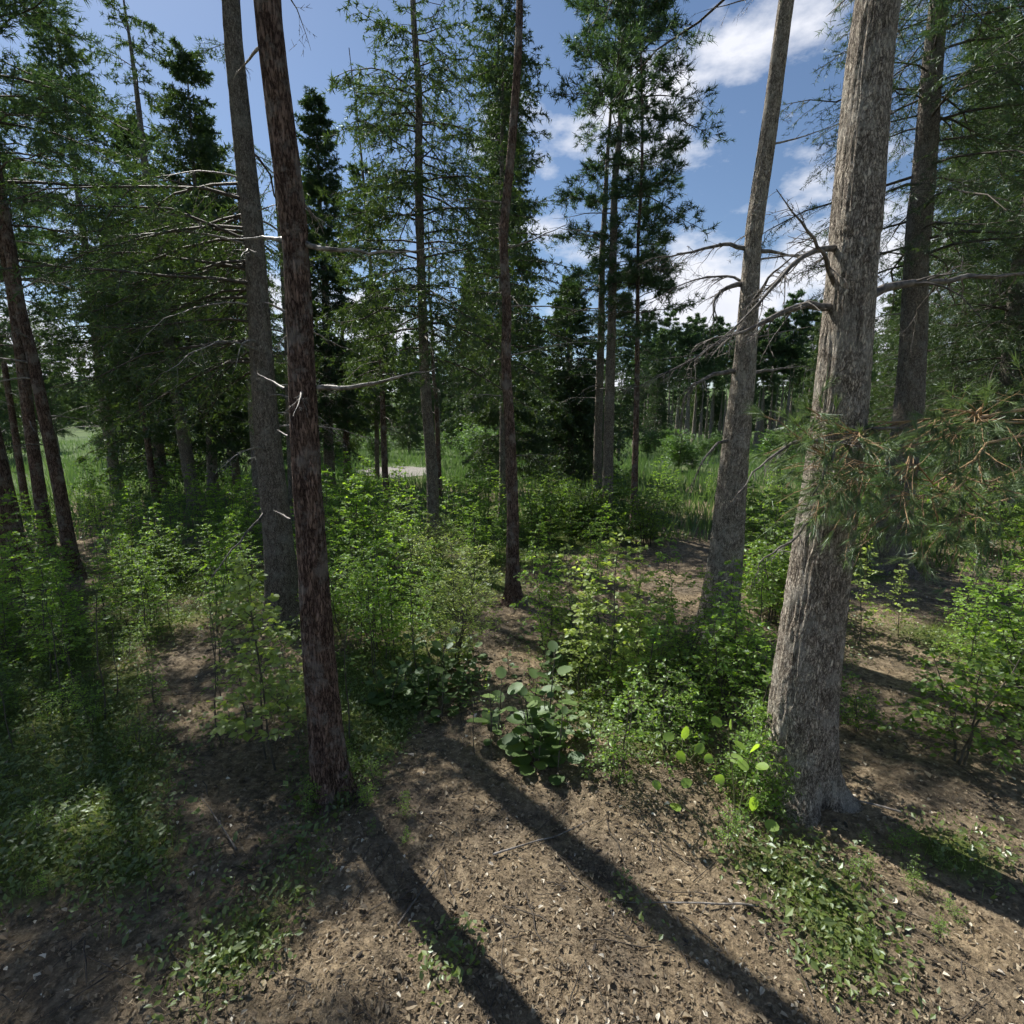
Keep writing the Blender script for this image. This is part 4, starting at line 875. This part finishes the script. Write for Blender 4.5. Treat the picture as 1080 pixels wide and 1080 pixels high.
# low greenery: carpets of small leaves on mossy spots
fall(230000, 18, LEAFQ, .016, .055, .5, M['moss'], 'low_greenery', 'carpet of small green leaves on the mossy patches', bare=False, p=1.1, lift=.05)
for k, (px, py, L_, az_) in enumerate(((520, 905, .9, .4), (250, 900, .8, 2.4), (800, 960, .9, 3.0), (420, 980, .7, 1.2), (640, 700, .9, 2.0), (230, 760, .8, .3), (950, 860, 1.0, 2.7))):
    g0 = G(px, py)+np.array([0, 0, .03]); d_ = np.array([math.cos(az_), math.sin(az_), .0])
    lab = ['fallen twiggy branch on the litter, bottom centre', 'fallen branch on the shaded floor, lower left', 'fallen branch below the massive trunk', 'short fallen branch nearest the bottom edge', 'fallen branch on the edge of the dark path', 'thin fallen branch on the left bare patch', 'long fallen branch right of the massive trunk foot'][k]
    o_, _ = dead_branch(np.random.default_rng(900+k), g0, d_, L_, .008, None, np.zeros(3), .0, twigs=5, tl=.35, up=.1, name='fallen_branch', mat=M['dead_dark'] if k % 2 else M['deadwood'], sub=False)
    tag(o_, lab, 'branch', 'fallen branches')
cone_v = []; 
for r_, z_ in ((.0, 0), (.55, .12), (.8, .4), (.6, .75), (.0, 1.0)):
    for k in range(7): cone_v.append((r_*.5*math.cos(k*.8976+z_*3), z_, r_*.5*math.sin(k*.8976+z_*3)))
cone_f = np.array([[a*7+k, a*7+(k+1) % 7, (a+1)*7+(k+1) % 7, (a+1)*7+k] for a in range(4) for k in range(7)])
n = 260; x, y = scatter(n, 9, 1.3); P_ = np.stack([x, y, gz(x, y)+.012], -1)
tag(build('fallen_cones', [inst(np.array(cone_v), cone_f, yawframes(n, .1), P_, np.stack([np.full(n, .028), rng.uniform(.04, .06, n), np.full(n, .028)], 1))], [M['twig']]), 'small dark cones scattered over the litter', 'ground cover', kind='stuff')
# short grass
def grass(n, fn, h0, h1, w, mat, name, label, lean=.35):
    x, y = fn(n); n = len(x)
    d = norm(np.stack([rng.normal(0, lean, n), rng.normal(0, lean, n), np.ones(n)], -1)); h = rng.uniform(h0, h1, n)
    up = norm(np.stack([rng.normal(0, 1, n), rng.normal(0, 1, n), np.zeros(n)+.01], -1))
    P = np.stack([x, y, gz(x, y)-.01], -1)
    BL = (np.array([[-.5, 0, 0], [.5, 0, 0], [.38, .55, .06], [-.38, .55, .06], [0, 1, .22]]), np.array([[0, 1, 2], [0, 2, 3], [3, 2, 4]]))
    rn = np.clip(rng.random(n)*.6+.4*(.5+.5*fbm(x*.25, y*.25, 0, 40, 2)), 0, 1)
    o = build(name, [inst(BL[0], BL[1], frames(d, up), P, np.stack([h*0+w, h, h*.5], 1), rn)], [mat]); tag(o, label, 'grass', kind='stuff'); return o
def short(n):
    x, y = scatter(n, 14, 1.2); k = rng.random(n) < np.clip(green(x, y)-.08, 0, 1); return x[k], y[k]
def tallg(n):
    a = np.radians(rng.uniform(38, 142, n)); r = 13+70*rng.random(n)**1.7; x, y = r*np.cos(a), r*np.sin(a)
    k = rng.random(n) < np.clip((r-13)/10, .1, 1)*np.clip(.75+.5*vnoise(x*.15, y*.15, 0, 44), .1, 1)
    for px, py, rr in ((420, 497, 2.2), (722, 487, 1.7), (420, 504, 1.6), (722, 495, 1.6)):
        g = G(px, py); k &= np.hypot(x-g[0], y-g[1]) > rr
    return x[k], y[k]
grass(90000, short, .04, .13, .005, M['moss'], 'short_grass', 'short thin grass growing on the sunlit patches')
grass(110000, tallg, .3, .75, .035, M['grass'], 'meadow_grass', 'tall green reeds and grass of the meadow behind the trees', .25)

# ------------------------------------------------------------------ light, sky, camera
w = bpy.data.worlds.new('World'); bpy.context.scene.world = w; w.use_nodes = True
t = w.node_tree; t.nodes.clear(); N, L = t.nodes.new, t.links.new
out = N('ShaderNodeOutputWorld'); bg = N('ShaderNodeBackground'); bg.inputs[1].default_value = .070; L(bg.outputs[0], out.inputs[0])
sky = N('ShaderNodeTexSky'); sky.sky_type = 'NISHITA'; sky.sun_disc = False; sky.sun_elevation = SUN_EL; sky.sun_rotation = SUN_AZ
sky.air_density = 1.0; sky.dust_density = .3; sky.ozone_density = 3.0
tc = N('ShaderNodeTexCoord'); mp = N('ShaderNodeMapping'); mp.inputs['Scale'].default_value = (1, 1, 2.2); mp.inputs['Location'].default_value = (.35, .1, .2)
L(tc.outputs['Generated'], mp.inputs[0])
cn = N('ShaderNodeTexNoise'); cn.inputs['Scale'].default_value = 2.6; cn.inputs['Detail'].default_value = 9; cn.inputs['Roughness'].default_value = .56; L(mp.outputs[0], cn.inputs['Vector'])
sx = N('ShaderNodeSeparateXYZ'); L(tc.outputs['Generated'], sx.inputs[0])
el = N('ShaderNodeMapRange'); el.inputs[1].default_value = 0; el.inputs[2].default_value = .42; el.inputs[3].default_value = .16; el.inputs[4].default_value = -.02; L(sx.outputs[2], el.inputs[0])
ad = N('ShaderNodeMath'); ad.operation = 'ADD'; L(cn.outputs[0], ad.inputs[0]); L(el.outputs[0], ad.inputs[1])
cr = ramp(N, [(.56, (0, 0, 0)), (.66, (1, 1, 1))]); L(ad.outputs[0], cr.inputs[0])
cc = ramp(N, [(.55, (9.5, 9.6, 10.2)), (.8, (7.0, 7.3, 8.2))]); L(ad.outputs[0], cc.inputs[0])
mx = N('ShaderNodeMix'); mx.data_type = 'RGBA'; L(cr.outputs[0], mx.inputs[0]); L(sky.outputs[0], mx.inputs[6]); L(cc.outputs[0], mx.inputs[7]); L(mx.outputs[2], bg.inputs[0])
sd = bpy.data.lights.new('sun', 'SUN'); sd.energy = 4.6; sd.angle = R(.55); sd.color = (1, .95, .86)
so = bpy.data.objects.new('sun', sd); C.objects.link(so)
sv = Vector((math.sin(SUN_AZ)*math.cos(SUN_EL), math.cos(SUN_AZ)*math.cos(SUN_EL), math.sin(SUN_EL)))
so.rotation_euler = sv.to_track_quat('Z', 'Y').to_euler()
cam = bpy.data.cameras.new('camera'); cam.lens = 18; cam.sensor_width = 36; cam.clip_start = .05; cam.clip_end = 2000
co = bpy.data.objects.new('camera', cam); C.objects.link(co); co.location = (0, 0, H); co.rotation_euler = (R(90)-PITCH, 0, 0)
sc = bpy.context.scene; sc.camera = co
vs = sc.view_settings; vs.view_transform = 'Standard'; vs.look = 'None'; vs.exposure = .68; vs.gamma = 1
sc.render.engine = 'CYCLES'; cy = sc.cycles
cy.max_bounces = 3; cy.diffuse_bounces = 2; cy.glossy_bounces = 1; cy.transmission_bounces = 2; cy.transparent_max_bounces = 4
cy.sample_clamp_indirect = 6
cy.use_light_tree = False; cy.use_adaptive_sampling = True; cy.adaptive_threshold = .05
print('POLYS', sum(len(m.polygons) for m in bpy.data.meshes))
